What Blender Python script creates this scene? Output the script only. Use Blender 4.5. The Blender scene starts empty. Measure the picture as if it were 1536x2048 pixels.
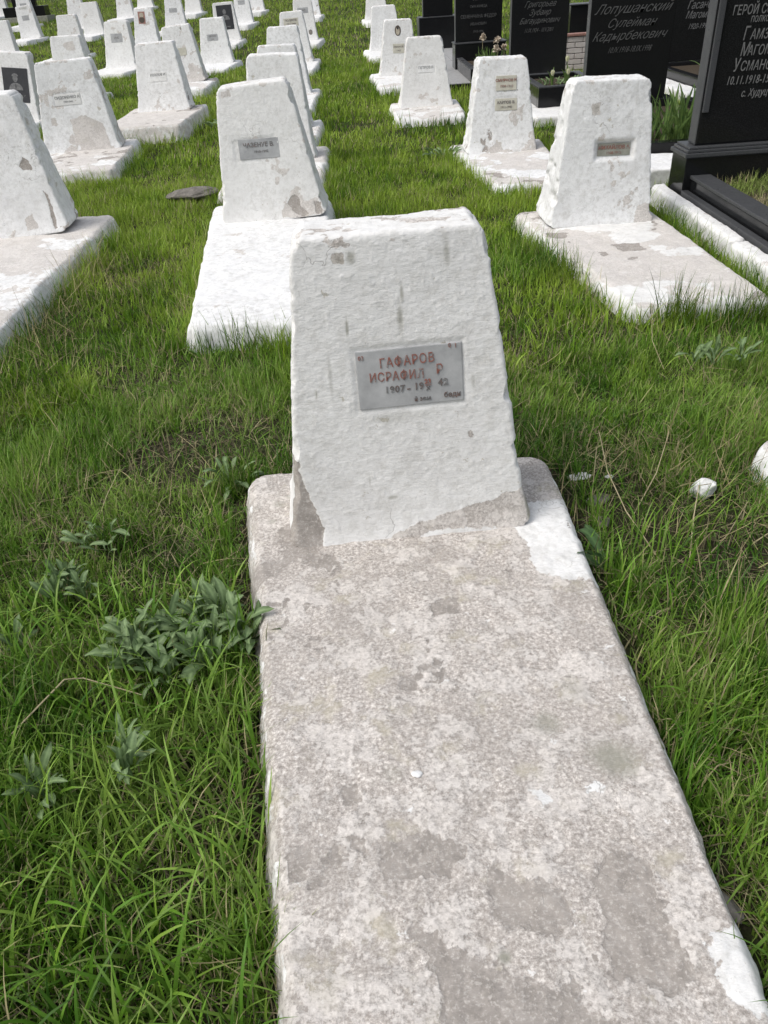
import bpy, bmesh, math, random
import numpy as np
from math import radians, sin, cos, pi
from mathutils import Matrix, Vector

random.seed(7); RNG = np.random.default_rng(11)
SC = bpy.context.scene
COL = SC.collection

# ------------------------------------------------------------------ camera
cam_d = bpy.data.cameras.new('camera'); CAM = bpy.data.objects.new('camera', cam_d); COL.objects.link(CAM)
SC.camera = CAM
cam_d.sensor_fit = 'VERTICAL'; cam_d.sensor_height = 24.0; cam_d.lens = 24.0 * 1540.0 / 2048.0
cam_d.clip_start = 0.02; cam_d.clip_end = 2000
_p, _r = radians(35.2), radians(4.0)
_f = Vector((0, cos(_p), -sin(_p))); _dn = Vector((0, -sin(_p), -cos(_p)))
_R = Vector((1, 0, 0)) * cos(_r) + _dn * sin(_r); _D = _f.cross(_R)
CAM.matrix_world = Matrix(((_R.x, -_D.x, -_f.x, 0), (_R.y, -_D.y, -_f.y, 0), (_R.z, -_D.z, -_f.z, 1.5), (0, 0, 0, 1)))

# ------------------------------------------------------------------ sky and sun (bright overcast, light from the left)
SUN_EL, SUN_AZ = radians(54), radians(-110)      # azimuth measured from +Y (view heading), negative = left
W = bpy.data.worlds.new('World'); SC.world = W; W.use_nodes = True
nt = W.node_tree; nt.nodes.clear()
sky = nt.nodes.new('ShaderNodeTexSky'); sky.sky_type = 'NISHITA'; sky.sun_disc = False
sky.sun_elevation = SUN_EL; sky.sun_rotation = SUN_AZ; sky.dust_density = 4.0; sky.air_density = 1.2; sky.ozone_density = 1.0
hs = nt.nodes.new('ShaderNodeHueSaturation'); hs.inputs['Saturation'].default_value = 0.42
bg = nt.nodes.new('ShaderNodeBackground'); bg.inputs['Strength'].default_value = 0.15
wo = nt.nodes.new('ShaderNodeOutputWorld')
nt.links.new(sky.outputs[0], hs.inputs['Color']); nt.links.new(hs.outputs[0], bg.inputs[0]); nt.links.new(bg.outputs[0], wo.inputs[0])
sl = bpy.data.lights.new('sun', 'SUN'); sl.energy = 1.2; sl.angle = radians(34); sl.color = (1.0, 0.975, 0.94)
so = bpy.data.objects.new('sun', sl); COL.objects.link(so)
sdir = Vector((sin(SUN_AZ) * cos(SUN_EL), cos(SUN_AZ) * cos(SUN_EL), sin(SUN_EL)))
so.rotation_euler = sdir.to_track_quat('Z', 'Y').to_euler(); so.location = sdir * 30
vs = SC.view_settings; vs.view_transform = 'Standard'; vs.look = 'None'; vs.exposure = 0.22; vs.gamma = 1.0
vs.use_curve_mapping = False

# ------------------------------------------------------------------ numpy noise
_perm = np.random.default_rng(3).permutation(256); _perm = np.concatenate([_perm] * 3)
_val = np.random.default_rng(4).uniform(-1, 1, 256)
def noise3(P):
    i = np.floor(P).astype(np.int64); f = P - i; u = f * f * f * (f * (f * 6 - 15) + 10); i &= 255
    out = 0.0
    for dx in (0, 1):
        wx = u[:, 0] if dx else 1 - u[:, 0]
        a = _perm[(i[:, 0] + dx) & 255]
        for dy in (0, 1):
            wy = u[:, 1] if dy else 1 - u[:, 1]
            b = _perm[(a + i[:, 1] + dy) & 255]
            for dz in (0, 1):
                wz = u[:, 2] if dz else 1 - u[:, 2]
                out = out + wx * wy * wz * _val[_perm[(b + i[:, 2] + dz) & 255]]
    return out
def fbm(P, scale, octv=4, seed=0, rough=0.5):
    Q = np.asarray(P, float) * scale + seed * 17.31 + 100.0; a = 1.0; s = 0; n = 0
    for o in range(octv):
        s = s + a * noise3(Q); n += a; a *= rough; Q = Q * 2.03 + 5.7
    return s / n
def sstep(a, b, x):
    t = np.clip((x - a) / (b - a), 0, 1); return t * t * (3 - 2 * t)
def sdpoly(P, poly):
    poly = np.array(poly, float); n = len(poly); d = np.full(len(P), 1e9); ins = np.zeros(len(P), bool)
    for i in range(n):
        a = poly[i]; b = poly[(i + 1) % n]; e = b - a; w = P - a
        t = np.clip((w @ e) / (e @ e), 0, 1); d = np.minimum(d, np.linalg.norm(w - t[:, None] * e, axis=1))
        c = ((a[1] > P[:, 1]) != (b[1] > P[:, 1]))
        with np.errstate(divide='ignore', invalid='ignore'):
            xi = (b[0] - a[0]) * (P[:, 1] - a[1]) / (b[1] - a[1]) + a[0]
        ins ^= c & (P[:, 0] < xi)
    return np.where(ins, -d, d)

# ------------------------------------------------------------------ materials
def mat(name):
    m = bpy.data.materials.new(name); m.use_nodes = True; t = m.node_tree; b = t.nodes['Principled BSDF']
    return m, t, b
def nd(t, typ, **k):
    n = t.nodes.new(typ)
    for a, v in k.items():
        if a in n.inputs.keys(): n.inputs[a].default_value = v
        else: setattr(n, a, v)
    return n
def ramp(t, fac, stops, interp='LINEAR'):
    r = t.nodes.new('ShaderNodeValToRGB'); r.color_ramp.interpolation = interp; e = r.color_ramp.elements
    while len(e) < len(stops): e.new(0.5)
    for x, (p, c) in zip(e, stops):
        x.position = p; x.color = tuple(c) + (1,) if len(c) == 3 else c
    t.links.new(fac, r.inputs[0]); return r.outputs[0]
def mix(t, fac, a, b, mode='MIX'):
    m = t.nodes.new('ShaderNodeMix'); m.data_type = 'RGBA'; m.blend_type = mode
    for s, v in ((0, fac), (6, a), (7, b)):
        if hasattr(v, 'links'): t.links.new(v, m.inputs[s])
        elif s == 0: m.inputs[0].default_value = v
        else: m.inputs[s].default_value = tuple(v) + (1,)
    return m.outputs[2]
def mth(t, op, a, b=None):
    m = t.nodes.new('ShaderNodeMath'); m.operation = op; m.use_clamp = False
    for s, v in ((0, a), (1, b)):
        if v is None: continue
        if hasattr(v, 'links'): t.links.new(v, m.inputs[s])
        else: m.inputs[s].default_value = v
    return m.outputs[0]
def coords(t, rnd=True, scale=(1, 1, 1)):
    tc = nd(t, 'ShaderNodeTexCoord'); mp = nd(t, 'ShaderNodeMapping'); mp.inputs['Scale'].default_value = scale
    t.links.new(tc.outputs['Object'], mp.inputs['Vector'])
    if rnd:
        oi = nd(t, 'ShaderNodeObjectInfo'); k = mth(t, 'MULTIPLY', oi.outputs['Random'], 57.0)
        cb = nd(t, 'ShaderNodeCombineXYZ')
        for i in range(3): t.links.new(k, cb.inputs[i])
        t.links.new(cb.outputs[0], mp.inputs['Location'])
    return mp.outputs[0]
def noi(t, vec, scale, detail=4, rough=0.55):
    n = nd(t, 'ShaderNodeTexNoise', Scale=scale, Detail=detail, Roughness=rough); t.links.new(vec, n.inputs['Vector']); return n.outputs['Fac']
def attr(t, name):
    a = nd(t, 'ShaderNodeAttribute'); a.attribute_name = name; return a

def whitewash():
    m, t, b = mat('whitewashed_plaster')
    v = coords(t); vst = coords(t, True, (22, 22, 2.6))
    # warped coordinates for ragged flake edges
    nz = nd(t, 'ShaderNodeTexNoise', Scale=9.0, Detail=4.0); t.links.new(v, nz.inputs['Vector'])
    def warp(amt):
        dv = nd(t, 'ShaderNodeVectorMath', operation='SCALE'); dv.inputs['Scale'].default_value = amt; t.links.new(nz.outputs['Color'], dv.inputs[0])
        av = nd(t, 'ShaderNodeVectorMath', operation='ADD'); t.links.new(v, av.inputs[0]); t.links.new(dv.outputs[0], av.inputs[1]); return av.outputs[0]
    vw = warp(.05)
    nA = noi(t, vw, 17, 9, .70); nB = noi(t, vw, 9, 10, .72)
    def sharp(a, n, amp, lo=.47, hi=.53):
        x = mth(t, 'ADD', a, mth(t, 'MULTIPLY', mth(t, 'SUBTRACT', n, .5), amp))
        return ramp(t, x, [(lo, (0, 0, 0)), (hi, (1, 1, 1))])
    aB, aC, aS = (attr(t, k).outputs['Fac'] for k in ('beige', 'conc', 'stain'))
    mB = sharp(aB, nA, 1.5); mC = sharp(aC, nB, 1.5, .485, .515)
    # --- whitewash
    white = ramp(t, noi(t, v, 7, 6, .6), [(.3, (.70, .70, .70)), (.5, (.775, .778, .775)), (.7, (.83, .832, .83))])
    grime = ramp(t, noi(t, vst, 1.0, 5, .6), [(.52, (0, 0, 0)), (.78, (1, 1, 1))])
    g2 = ramp(t, noi(t, v, 3.2, 4), [(.45, (0, 0, 0)), (.68, (1, 1, 1))])
    white = mix(t, mth(t, 'MULTIPLY', mth(t, 'MULTIPLY', grime, g2), .6), white, (.45, .44, .40))
    mo = ramp(t, noi(t, v, 30, 9, .78), [(.38, (1, 1, 1)), (.54, (0, 0, 0))])
    mo2 = ramp(t, noi(t, v, 2.3, 4, .6), [(.36, (.5, .5, .5)), (.60, (1, 1, 1))])
    white = mix(t, mth(t, 'MULTIPLY', mth(t, 'MULTIPLY', mo, mo2), .66), white, (.47, .463, .44))
    sp = ramp(t, noi(t, v, 95, 3, .65), [(.65, (0, 0, 0)), (.71, (1, 1, 1))])
    white = mix(t, mth(t, 'MULTIPLY', sp, .5), white, (.36, .35, .33))
    oi = nd(t, 'ShaderNodeObjectInfo'); white = mix(t, mth(t, 'MULTIPLY', oi.outputs['Random'], .38), white, (.66, .642, .60))
    chips = ramp(t, noi(t, vw, 12, 8, .7), [(.668, (0, 0, 0)), (.682, (1, 1, 1))])
    white = mix(t, mth(t, 'MULTIPLY', chips, .8), white, (.46, .43, .36))
    vo = nd(t, 'ShaderNodeTexVoronoi', feature='DISTANCE_TO_EDGE', Scale=6.5); t.links.new(warp(.22), vo.inputs['Vector'])
    cr = ramp(t, vo.outputs['Distance'], [(.0, (1, 1, 1)), (.010, (0, 0, 0))])
    crk = mth(t, 'MULTIPLY', cr, ramp(t, noi(t, v, 4.1, 3), [(.57, (0, 0, 0)), (.62, (1, 1, 1))]))
    white = mix(t, mth(t, 'MULTIPLY', crk, .7), white, (.2, .19, .17))
    # --- worn older coat: thin paint flecked over cement, with scraps of thicker pale paint
    bei = ramp(t, noi(t, v, 120, 7, .76), [(.36, (.26, .236, .212)), (.46, (.385, .352, .322)), (.535, (.50, .46, .425)), (.61, (.71, .672, .63))])
    bei = mix(t, ramp(t, noi(t, v, 5, 5, .6), [(.42, (0, 0, 0)), (.68, (.45, .45, .45))]), bei, (.31, .284, .258))
    bei = mix(t, ramp(t, noi(t, v, 11, 4, .6), [(.56, (0, 0, 0)), (.68, (.6, .6, .6))]), bei, (.42, .385, .30))
    thick = mth(t, 'MULTIPLY', ramp(t, nB, [(.508, (0, 0, 0)), (.518, (1, 1, 1))]), ramp(t, noi(t, v, 60, 6, .75), [(.38, (.35, .35, .35)), (.50, (1, 1, 1))]))
    bei = mix(t, mth(t, 'MULTIPLY', thick, .58), bei, (.675, .638, .60))
    scr = ramp(t, noi(t, vw, 15, 9, .72), [(.645, (0, 0, 0)), (.66, (1, 1, 1))])
    bei = mix(t, mth(t, 'MULTIPLY', scr, .75), bei, (.74, .735, .72))
    bei = mix(t, attr(t, 'pale').outputs['Fac'], bei, mix(t, .5, white, (.66, .61, .565)))
    # --- bare cement
    con = ramp(t, noi(t, v, 30, 8, .7), [(.3, (.265, .241, .217)), (.55, (.345, .316, .288)), (.75, (.42, .389, .36))])
    pit = ramp(t, noi(t, v, 120, 6, .78), [(.53, (0, 0, 0)), (.62, (1, 1, 1))])
    con = mix(t, mth(t, 'MULTIPLY', pit, .5), con, (.62, .585, .545))
    c = mix(t, mB, white, bei); c = mix(t, mC, c, con); c = mix(t, aS, c, (.27, .265, .22))
    t.links.new(c, b.inputs['Base Color']); b.inputs['Roughness'].default_value = .92; b.inputs['Specular IOR Level'].default_value = .22
    vh = coords(t, True, (.5, 1, 1))
    h = mth(t, 'ADD', mth(t, 'MULTIPLY', noi(t, vh, 85, 6, .66), .9), mth(t, 'MULTIPLY', noi(t, vh, 160, 3, .6), .6))
    h = mth(t, 'SUBTRACT', h, mth(t, 'MULTIPLY', crk, .5))
    h = mth(t, 'SUBTRACT', h, mth(t, 'MULTIPLY', mB, .22)); h = mth(t, 'SUBTRACT', h, mth(t, 'MULTIPLY', mC, .8)); h = mth(t, 'ADD', h, mth(t, 'MULTIPLY', mth(t, 'MULTIPLY', thick, mB), .55))
    h = mth(t, 'SUBTRACT', h, mth(t, 'MULTIPLY', chips, .3))
    bp = nd(t, 'ShaderNodeBump', Strength=.5, Distance=.005); t.links.new(h, bp.inputs['Height']); t.links.new(bp.outputs[0], b.inputs['Normal'])
    return m
def plain(name, c1, c2, scale=20, rough=.8, bump=.3, spec=.3, dist=.004, detail=6):
    m, t, b = mat(name); v = coords(t)
    t.links.new(ramp(t, noi(t, v, scale, detail, .65), [(.3, c1), (.7, c2)]), b.inputs['Base Color'])
    b.inputs['Roughness'].default_value = rough; b.inputs['Specular IOR Level'].default_value = spec
    if bump:
        bp = nd(t, 'ShaderNodeBump', Strength=bump, Distance=dist); t.links.new(noi(t, v, scale * 2.3, 5), bp.inputs['Height']); t.links.new(bp.outputs[0], b.inputs['Normal'])
    return m
def granite(name, c1, c2, rough):
    m, t, b = mat(name); v = coords(t)
    t.links.new(ramp(t, noi(t, v, 260, 2, .6), [(.45, c1), (.8, c2)]), b.inputs['Base Color'])
    du = ramp(t, noi(t, v, 5, 6, .65), [(.35, (rough * .7,) * 3), (.75, (rough * 1.8,) * 3)])
    t.links.new(du, b.inputs['Roughness']); b.inputs['Specular IOR Level'].default_value = .26
    return m
def leafmat(name, trans=.3, rough=.5, usecol=True, c1=None, c2=None, scale=14, spec=.3):
    m, t, b = mat(name)
    if usecol: c = attr(t, 'col').outputs['Color']
    else: c = mix(t, mth(t, 'MULTIPLY', attr(t, 'rib').outputs['Fac'], .45), ramp(t, noi(t, coords(t), scale * 3, 5, .65), [(.3, c1), (.7, c2)]), tuple(min(1, x * 1.9) for x in c2))
    t.links.new(c, b.inputs['Base Color']); b.inputs['Roughness'].default_value = rough; b.inputs['Specular IOR Level'].default_value = spec
    tr = nd(t, 'ShaderNodeBsdfTranslucent'); t.links.new(c, tr.inputs['Color'])
    ms = nd(t, 'ShaderNodeMixShader'); ms.inputs[0].default_value = trans
    t.links.new(b.outputs[0], ms.inputs[1]); t.links.new(tr.outputs[0], ms.inputs[2]); t.links.new(ms.outputs[0], t.nodes['Material Output'].inputs['Surface'])
    return m
def inkmat(name, cs, scale=60, rough=.7):
    m, t, b = mat(name); v = coords(t)
    t.links.new(ramp(t, noi(t, v, scale, 4, .7), cs), b.inputs['Base Color']); b.inputs['Roughness'].default_value = rough
    return m
def groundmat():
    m, t, b = mat('soil_and_thatch'); v = coords(t, False)
    soil = ramp(t, noi(t, v, 55, 8, .7), [(.3, (.02, .018, .012)), (.55, (.05, .043, .028)), (.75, (.11, .09, .06))])
    moss = ramp(t, noi(t, v, 40, 7, .7), [(.3, (.014, .026, .006)), (.7, (.05, .085, .018))])
    c = mix(t, ramp(t, noi(t, v, 3.1, 5, .6), [(.42, (0, 0, 0)), (.66, (.75, .75, .75))]), soil, moss)
    t.links.new(c, b.inputs['Base Color']); b.inputs['Roughness'].default_value = 1; b.inputs['Specular IOR Level'].default_value = .1
    bp = nd(t, 'ShaderNodeBump', Strength=.8, Distance=.02); t.links.new(noi(t, v, 45, 7, .7), bp.inputs['Height']); t.links.new(bp.outputs[0], b.inputs['Normal'])
    return m
M = dict(
    white=whitewash(),
    plate=plain('grey_metal_plate', (.26, .265, .268), (.44, .445, .445), 11, .6, .2, .3, .003, 8),
    cream=plain('cream_plate', (.42, .40, .33), (.58, .56, .48), 16, .6, .2, .3, .002),
    blackplate=plain('black_enamel', (.018, .018, .02), (.035, .035, .038), 10, .35, .05, .4, .001),
    bronze=plain('brown_oval_frame', (.05, .04, .03), (.09, .07, .05), 30, .5, .1, .4, .001),
    rust=plain('reddish_print', (.22, .10, .08), (.40, .24, .20), 60, .6, .1, .3, .001),
    skin=plain('faded_photo', (.30, .26, .2), (.5, .45, .36), 40, .6, 0),
    etch=plain('etched_grey', (.10, .10, .10), (.22, .22, .22), 45, .7, 0),
    etchd=plain('etched_dark_grey', (.055, .055, .057), (.11, .11, .11), 45, .7, 0),
    silver=plain('silver_lettering', (.38, .38, .37), (.58, .58, .57), 60, .6, 0),
    mid=plain('grey_lettering', (.12, .12, .118), (.22, .22, .215), 60, .6, 0),
    faint=plain('faint_grey_lettering', (.065, .065, .065), (.14, .14, .137), 50, .7, 0),
    dim=plain('worn_silver_lettering', (.16, .16, .155), (.32, .32, .31), 60, .7, 0),
    ink=inkmat('faded_red_lettering', [(.34, (.33, .335, .33)), (.46, (.22, .13, .11)), (.58, (.29, .10, .07)), (.72, (.15, .12, .11))], 42),
    darkink=inkmat('faded_dark_lettering', [(.3, (.28, .28, .28)), (.48, (.12, .115, .11)), (.7, (.19, .12, .10))], 45),
    granite=granite('polished_black_granite', (.007, .0075, .008), (.03, .03, .032), .13),
    granlit=granite('sky_lit_grey_granite', (.05, .052, .055), (.11, .112, .115), .34),  # paler copy of the black granite, sky reflection put into its colour
    paving=plain('light_grey_paving', (.25, .25, .25), (.36, .36, .355), 18, .8, .2),
    kerb=plain('grey_green_concrete', (.22, .22, .18), (.36, .36, .31), 16, .9, .5),
    conc=plain('dark_concrete', (.10, .092, .08), (.25, .23, .205), 22, .95, .8, .2, .01),
    pinkbrick=plain('pale_pink_brick', (.50, .44, .41), (.66, .61, .58), 14, .9, .4),
    ground=groundmat(), soil=plain('planter_soil', (.03, .025, .018), (.09, .07, .05), 40, 1, .8, .1, .01),
    grass=leafmat('grass_blades', .30, .42, spec=.22), dry=leafmat('dry_straw', .2, .7), weed=leafmat('grey_green_leaf', .22, .55, False, (.088, .150, .055), (.195, .270, .125), 22),
    dock=leafmat('dark_dock_leaf', .22, .45, False, (.04, .085, .03), (.085, .15, .055), 18),
    strap=leafmat('strap_leaf', .3, .45, False, (.045, .105, .03), (.15, .22, .06), 9),
    petal=leafmat('cream_petal', .3, .6, False, (.62, .62, .38), (.75, .74, .55), 20),
    dryflower=leafmat('dried_flower', .25, .8, False, (.42, .33, .24), (.66, .58, .48), 40),
    orange=leafmat('orange_petal', .25, .7, False, (.45, .16, .06), (.55, .25, .12), 40),
    clover=leafmat('clover_leaf', .3, .5, False, (.07, .14, .025), (.14, .22, .05), 20),
    stalk=plain('straw_stalk', (.30, .25, .14), (.48, .42, .27), 30, .8, 0),
)
MI = {}

# ------------------------------------------------------------------ object helpers
def mesh_np(name, V, quads=None, tris=None, smooth=True, attrs=None, colors=None):
    me = bpy.data.meshes.new(name); V = np.asarray(V, np.float32)
    me.vertices.add(len(V)); me.vertices.foreach_set('co', V.ravel())
    nq = 0 if quads is None else len(quads); ntr = 0 if tris is None else len(tris)
    loops = np.concatenate(([np.asarray(quads, np.int32).ravel()] if nq else []) + ([np.asarray(tris, np.int32).ravel()] if ntr else []))
    st = np.concatenate(([np.arange(nq) * 4] if nq else []) + ([nq * 4 + np.arange(ntr) * 3] if ntr else [])).astype(np.int32)
    me.loops.add(len(loops)); me.loops.foreach_set('vertex_index', loops)
    me.polygons.add(nq + ntr); me.polygons.foreach_set('loop_start', st)
    me.polygons.foreach_set('use_smooth', np.full(nq + ntr, smooth, bool))
    for k, a in (attrs or {}).items():
        at = me.attributes.new(k, 'FLOAT', 'POINT'); at.data.foreach_set('value', np.asarray(a, np.float32))
    if colors is not None:
        at = me.attributes.new('col', 'FLOAT_COLOR', 'POINT')
        c = np.ones((len(V), 4), np.float32); c[:, :3] = colors; at.data.foreach_set('color', c.ravel())
    me.update(); me.validate(); return me
def obj(name, me, m, parent=None, loc=(0, 0, 0), rot=(0, 0, 0)):
    o = bpy.data.objects.new(name, me); COL.objects.link(o); o.location = loc; o.rotation_euler = rot
    if m is not None and len(me.materials) == 0: me.materials.append(M[m] if isinstance(m, str) else m)
    if parent: o.parent = parent
    return o
def tag(o, label=None, cat=None, group=None, kind=None):
    if label: o['label'] = label
    if cat: o['category'] = cat
    if group: o['group'] = group
    if kind: o['kind'] = kind
    return o
def empty(name, loc, rz=0, label=None, cat=None, group=None):
    o = bpy.data.objects.new(name, None); COL.objects.link(o); o.location = loc; o.rotation_euler = (0, 0, rz); o.empty_display_size = .1
    return tag(o, label, cat, group)
def box_mesh(name, x0, x1, y0, y1, z0, z1, bev=.006, taper=0, lean=0):
    bm = bmesh.new(); bmesh.ops.create_cube(bm, size=1)
    for v in bm.verts:
        t = v.co.z + .5; k = 1 - taper * t
        v.co = Vector(((x0 + x1) / 2 + v.co.x * (x1 - x0) * k, (y0 + y1) / 2 + v.co.y * (y1 - y0) * k + lean * t, z0 + t * (z1 - z0)))
    if bev: bmesh.ops.bevel(bm, geom=bm.edges[:], offset=bev, segments=2, affect='EDGES', profile=.6)
    me = bpy.data.meshes.new(name); bm.to_mesh(me); bm.free(); return me
def box(name, m, parent, *a, **k): return obj(name, box_mesh(name, *a, **k), m, parent)
def text_mesh(body, size, shear=0, bold=.0, sx=1, space=1.0, ext=.0008, align='CENTER'):
    cu = bpy.data.curves.new('lettering', 'FONT'); cu.body = body; cu.size = size; cu.shear = shear; cu.offset = bold
    cu.extrude = ext; cu.resolution_u = 2; cu.align_x = align; cu.align_y = 'CENTER'; cu.space_character = space
    o = bpy.data.objects.new('lettering', cu); COL.objects.link(o)
    bpy.context.view_layer.update()
    dg = bpy.context.evaluated_depsgraph_get(); me = bpy.data.meshes.new_from_object(o.evaluated_get(dg)); me.name = 'lettering'
    bpy.data.objects.remove(o); bpy.data.curves.remove(cu); me.materials.clear()
    if sx != 1: me.transform(Matrix.Scale(sx, 4, (1, 0, 0)))
    return me
def gz(y): return .0012 * np.maximum(0, np.asarray(y, float) - 16) ** 2
def gzf(y): return float(gz(y))

def box_grid(ax, ay, az, bottom=False):
    """surface grid of a box with given coordinate arrays -> verts, quads (merged)"""
    Vs, Q, off = [], [], 0
    def face(A, B, fn, flip):
        nonlocal off
        a, b_ = np.meshgrid(A, B, indexing='ij'); P = fn(a.ravel(), b_.ravel()); n, m_ = len(A), len(B)
        i = (np.arange(n - 1)[:, None] * m_ + np.arange(m_ - 1)[None]).ravel() + off
        q = np.stack([i, i + m_, i + m_ + 1, i + 1], 1); Q.append(q[:, ::-1] if flip else q); Vs.append(P); off += n * m_
    c = lambda v, n: np.full(n, v)
    face(ax, az, lambda a, b_: np.stack([a, c(ay[0], len(a)), b_], 1), False)
    face(ax, az, lambda a, b_: np.stack([a, c(ay[-1], len(a)), b_], 1), True)
    face(ay, az, lambda a, b_: np.stack([c(ax[0], len(a)), a, b_], 1), True)
    face(ay, az, lambda a, b_: np.stack([c(ax[-1], len(a)), a, b_], 1), False)
    face(ax, ay, lambda a, b_: np.stack([a, b_, c(az[-1], len(a))], 1), False)
    if bottom: face(ax, ay, lambda a, b_: np.stack([a, b_, c(az[0], len(a))], 1), True)
    V = np.concatenate(Vs); Q = np.concatenate(Q)
    key = np.round(V * 1e5).astype(np.int64); _, idx, inv = np.unique(key, axis=0, return_index=True, return_inverse=True)
    return V[idx], inv.ravel()[Q]
def axis(a, b, step, r):
    n = max(2, int((b - a - 2 * r) / step)); mid = np.linspace(a + r, b - r, n + 1); k = max(2, min(6, int(r / step) + 2))
    return np.concatenate([np.linspace(a, a + r, k, endpoint=False), mid, np.linspace(b - r, b, k + 1)[1:]])
def round_box(V, lo, hi, r):
    q = np.clip(V, lo + r, hi - r); d = V - q; n = np.linalg.norm(d, axis=1, keepdims=True); mx = np.abs(d).max(1, keepdims=True)
    return np.where(n > 1e-9, q + d / np.maximum(n, 1e-9) * mx, V)
def plan_round(V, i, j, lo, hi, R):
    A = V[:, [i, j]]; q = np.clip(A, lo + R, hi - R); d = A - q; n = np.linalg.norm(d, axis=1, keepdims=True); mx = np.abs(d).max(1, keepdims=True)
    V = V.copy(); V[:, [i, j]] = np.where(n > 1e-9, q + d / np.maximum(n, 1e-9) * mx, A); return V

# ------------------------------------------------------------------ graves
def headstone_mesh(w, h, k, lean, roll, seed, res, plaques=(), z0=.11, db=.33, dt=.17, conc=(), beige=(), stain=(), base_b=.35, rc=.035, chip=None, skew=0.0, lump=1.0, pale=.45):
    r = .015; lo = np.array([-w / 2, 0, 0.]); hi = np.array([w / 2, db, h])
    V, Q = box_grid(axis(lo[0], hi[0], res, r), axis(0, db, max(res * 2, .03), r), axis(0, h, res, r))
    V = round_box(V, lo, hi, r); V = plan_round(V, 0, 2, lo[[0, 2]], hi[[0, 2]], rc)
    s = seed * 3.7; t = V[:, 2] / h; fr = V[:, 1] / db; u0, v0 = V[:, 0].copy(), V[:, 2].copy()
    # work in face coords (u, v): masks
    ku = 1 + (k - 1) * t; u = u0 * ku; UV = np.stack([u, v0], 1)
    front = fr < .2
    jag = fbm(np.stack([u * 1.0, V[:, 1], v0], 1), 22, 4, s) * .022 + fbm(np.stack([u, V[:, 1], v0], 1), 90, 2, s + 1) * .006
    C = np.zeros(len(V)); B = np.zeros(len(V)); S = np.zeros(len(V))
    for poly in conc: C = np.maximum(C, sstep(.022, -.022, sdpoly(UV, poly) + jag * .4) * front)
    for poly in beige: B = np.maximum(B, sstep(.022, -.022, sdpoly(UV, poly) + jag * .4) * front)
    for (su, sv, sw, sh, sa) in stain: S = np.maximum(S, sa * sstep(1.1, .2, np.hypot((u - su) / sw, (v0 - sv) / sh) + jag * 22) * front)
    P3 = np.stack([u, V[:, 1], v0], 1)
    nb = fbm(P3, 5.5, 5, s + 2, .6); B = np.maximum(B, .85 * sstep(.20, .46, nb * (.55 + base_b * .8) + sstep(.30, 0, v0) * base_b * .5 + base_b * .05))
    nc = fbm(P3, 4.2, 5, s + 3, .62); C = np.maximum(C, .7 * sstep(.42, .62, nc * (.75 + base_b * .5) + sstep(.2, 0, v0) * .05) * .9)
    B = np.maximum(B, sstep(.12, .4, fbm(P3, 14, 4, s + 4)) * sstep(h - .05, h - .01, v0) * .55)
    # relief in the plaster
    lum = (fbm(P3, 2.6, 3, s + 5) * .009 + fbm(P3 * [.45, 1, 1], 15, 4, s + 6) * .0026 + fbm(P3 * [.5, 1, 1], 75, 3, s + 7) * .0016 + np.maximum(0, fbm(P3, 85, 2, s + 8) - .36) * .006) * lump * .62
    lum -= sstep(.4, .6, C) * .003
    plm = np.zeros(len(V)); dep = 0
    for (pu, pv, pw, ph, pd) in plaques:
        q = np.maximum(np.abs(u - pu) - pw / 2, np.abs(v0 - pv) - ph / 2)
        rim = sstep(.012 + pd * .5, -.004, q); dep = np.maximum(dep, rim * pd); plm = np.maximum(plm, rim)
        plm = np.maximum(plm, 0)
    lum = lum * (1 - plm * front) - dep * front
    # shape
    X = u; Yf = v0 * math.tan(radians(lean)); Yb = Yf * .55 + db + (dt + math.tan(radians(lean)) * h * .45 - db) * t
    Y = Yf + (Yb - Yf) * fr
    fl = np.exp(-v0 / .045) * 1.5
    nx = np.clip(u0 / (w / 2), -1, 1); ex = np.abs(nx) ** 14 * np.sign(nx); ny = (fr - .5) * 2; ey = np.abs(ny) ** 8 * np.sign(ny); ez = np.clip(t, 0, 1) ** 60
    fey = np.where(fr < .02, -1.0, ey)
    X = X + ex * (lum + fl * .022); Y = Y + fey * (lum + fl * .014); Z = v0 + ez * lum + skew * u * t
    X = X + fbm(P3, 2.0, 2, s + 9) * .010 * t + fbm(P3, 20, 3, s + 10) * .004 * np.abs(ex) - np.maximum(0, fbm(P3, 13, 3, s + 20) - .25) * .05 * ex
    Z = Z + ez * (fbm(P3, 3, 2, s + 11) * .010 + fbm(P3, 20, 3, s + 12) * .004)
    rr = radians(roll); X, Z = X * cos(rr) - Z * sin(rr), X * sin(rr) + Z * cos(rr)
    return mesh_np('headstone', np.stack([X, Y, Z + z0], 1), quads=Q, attrs=dict(conc=C, beige=B, stain=S, pale=np.full(len(V), pale)))
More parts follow.
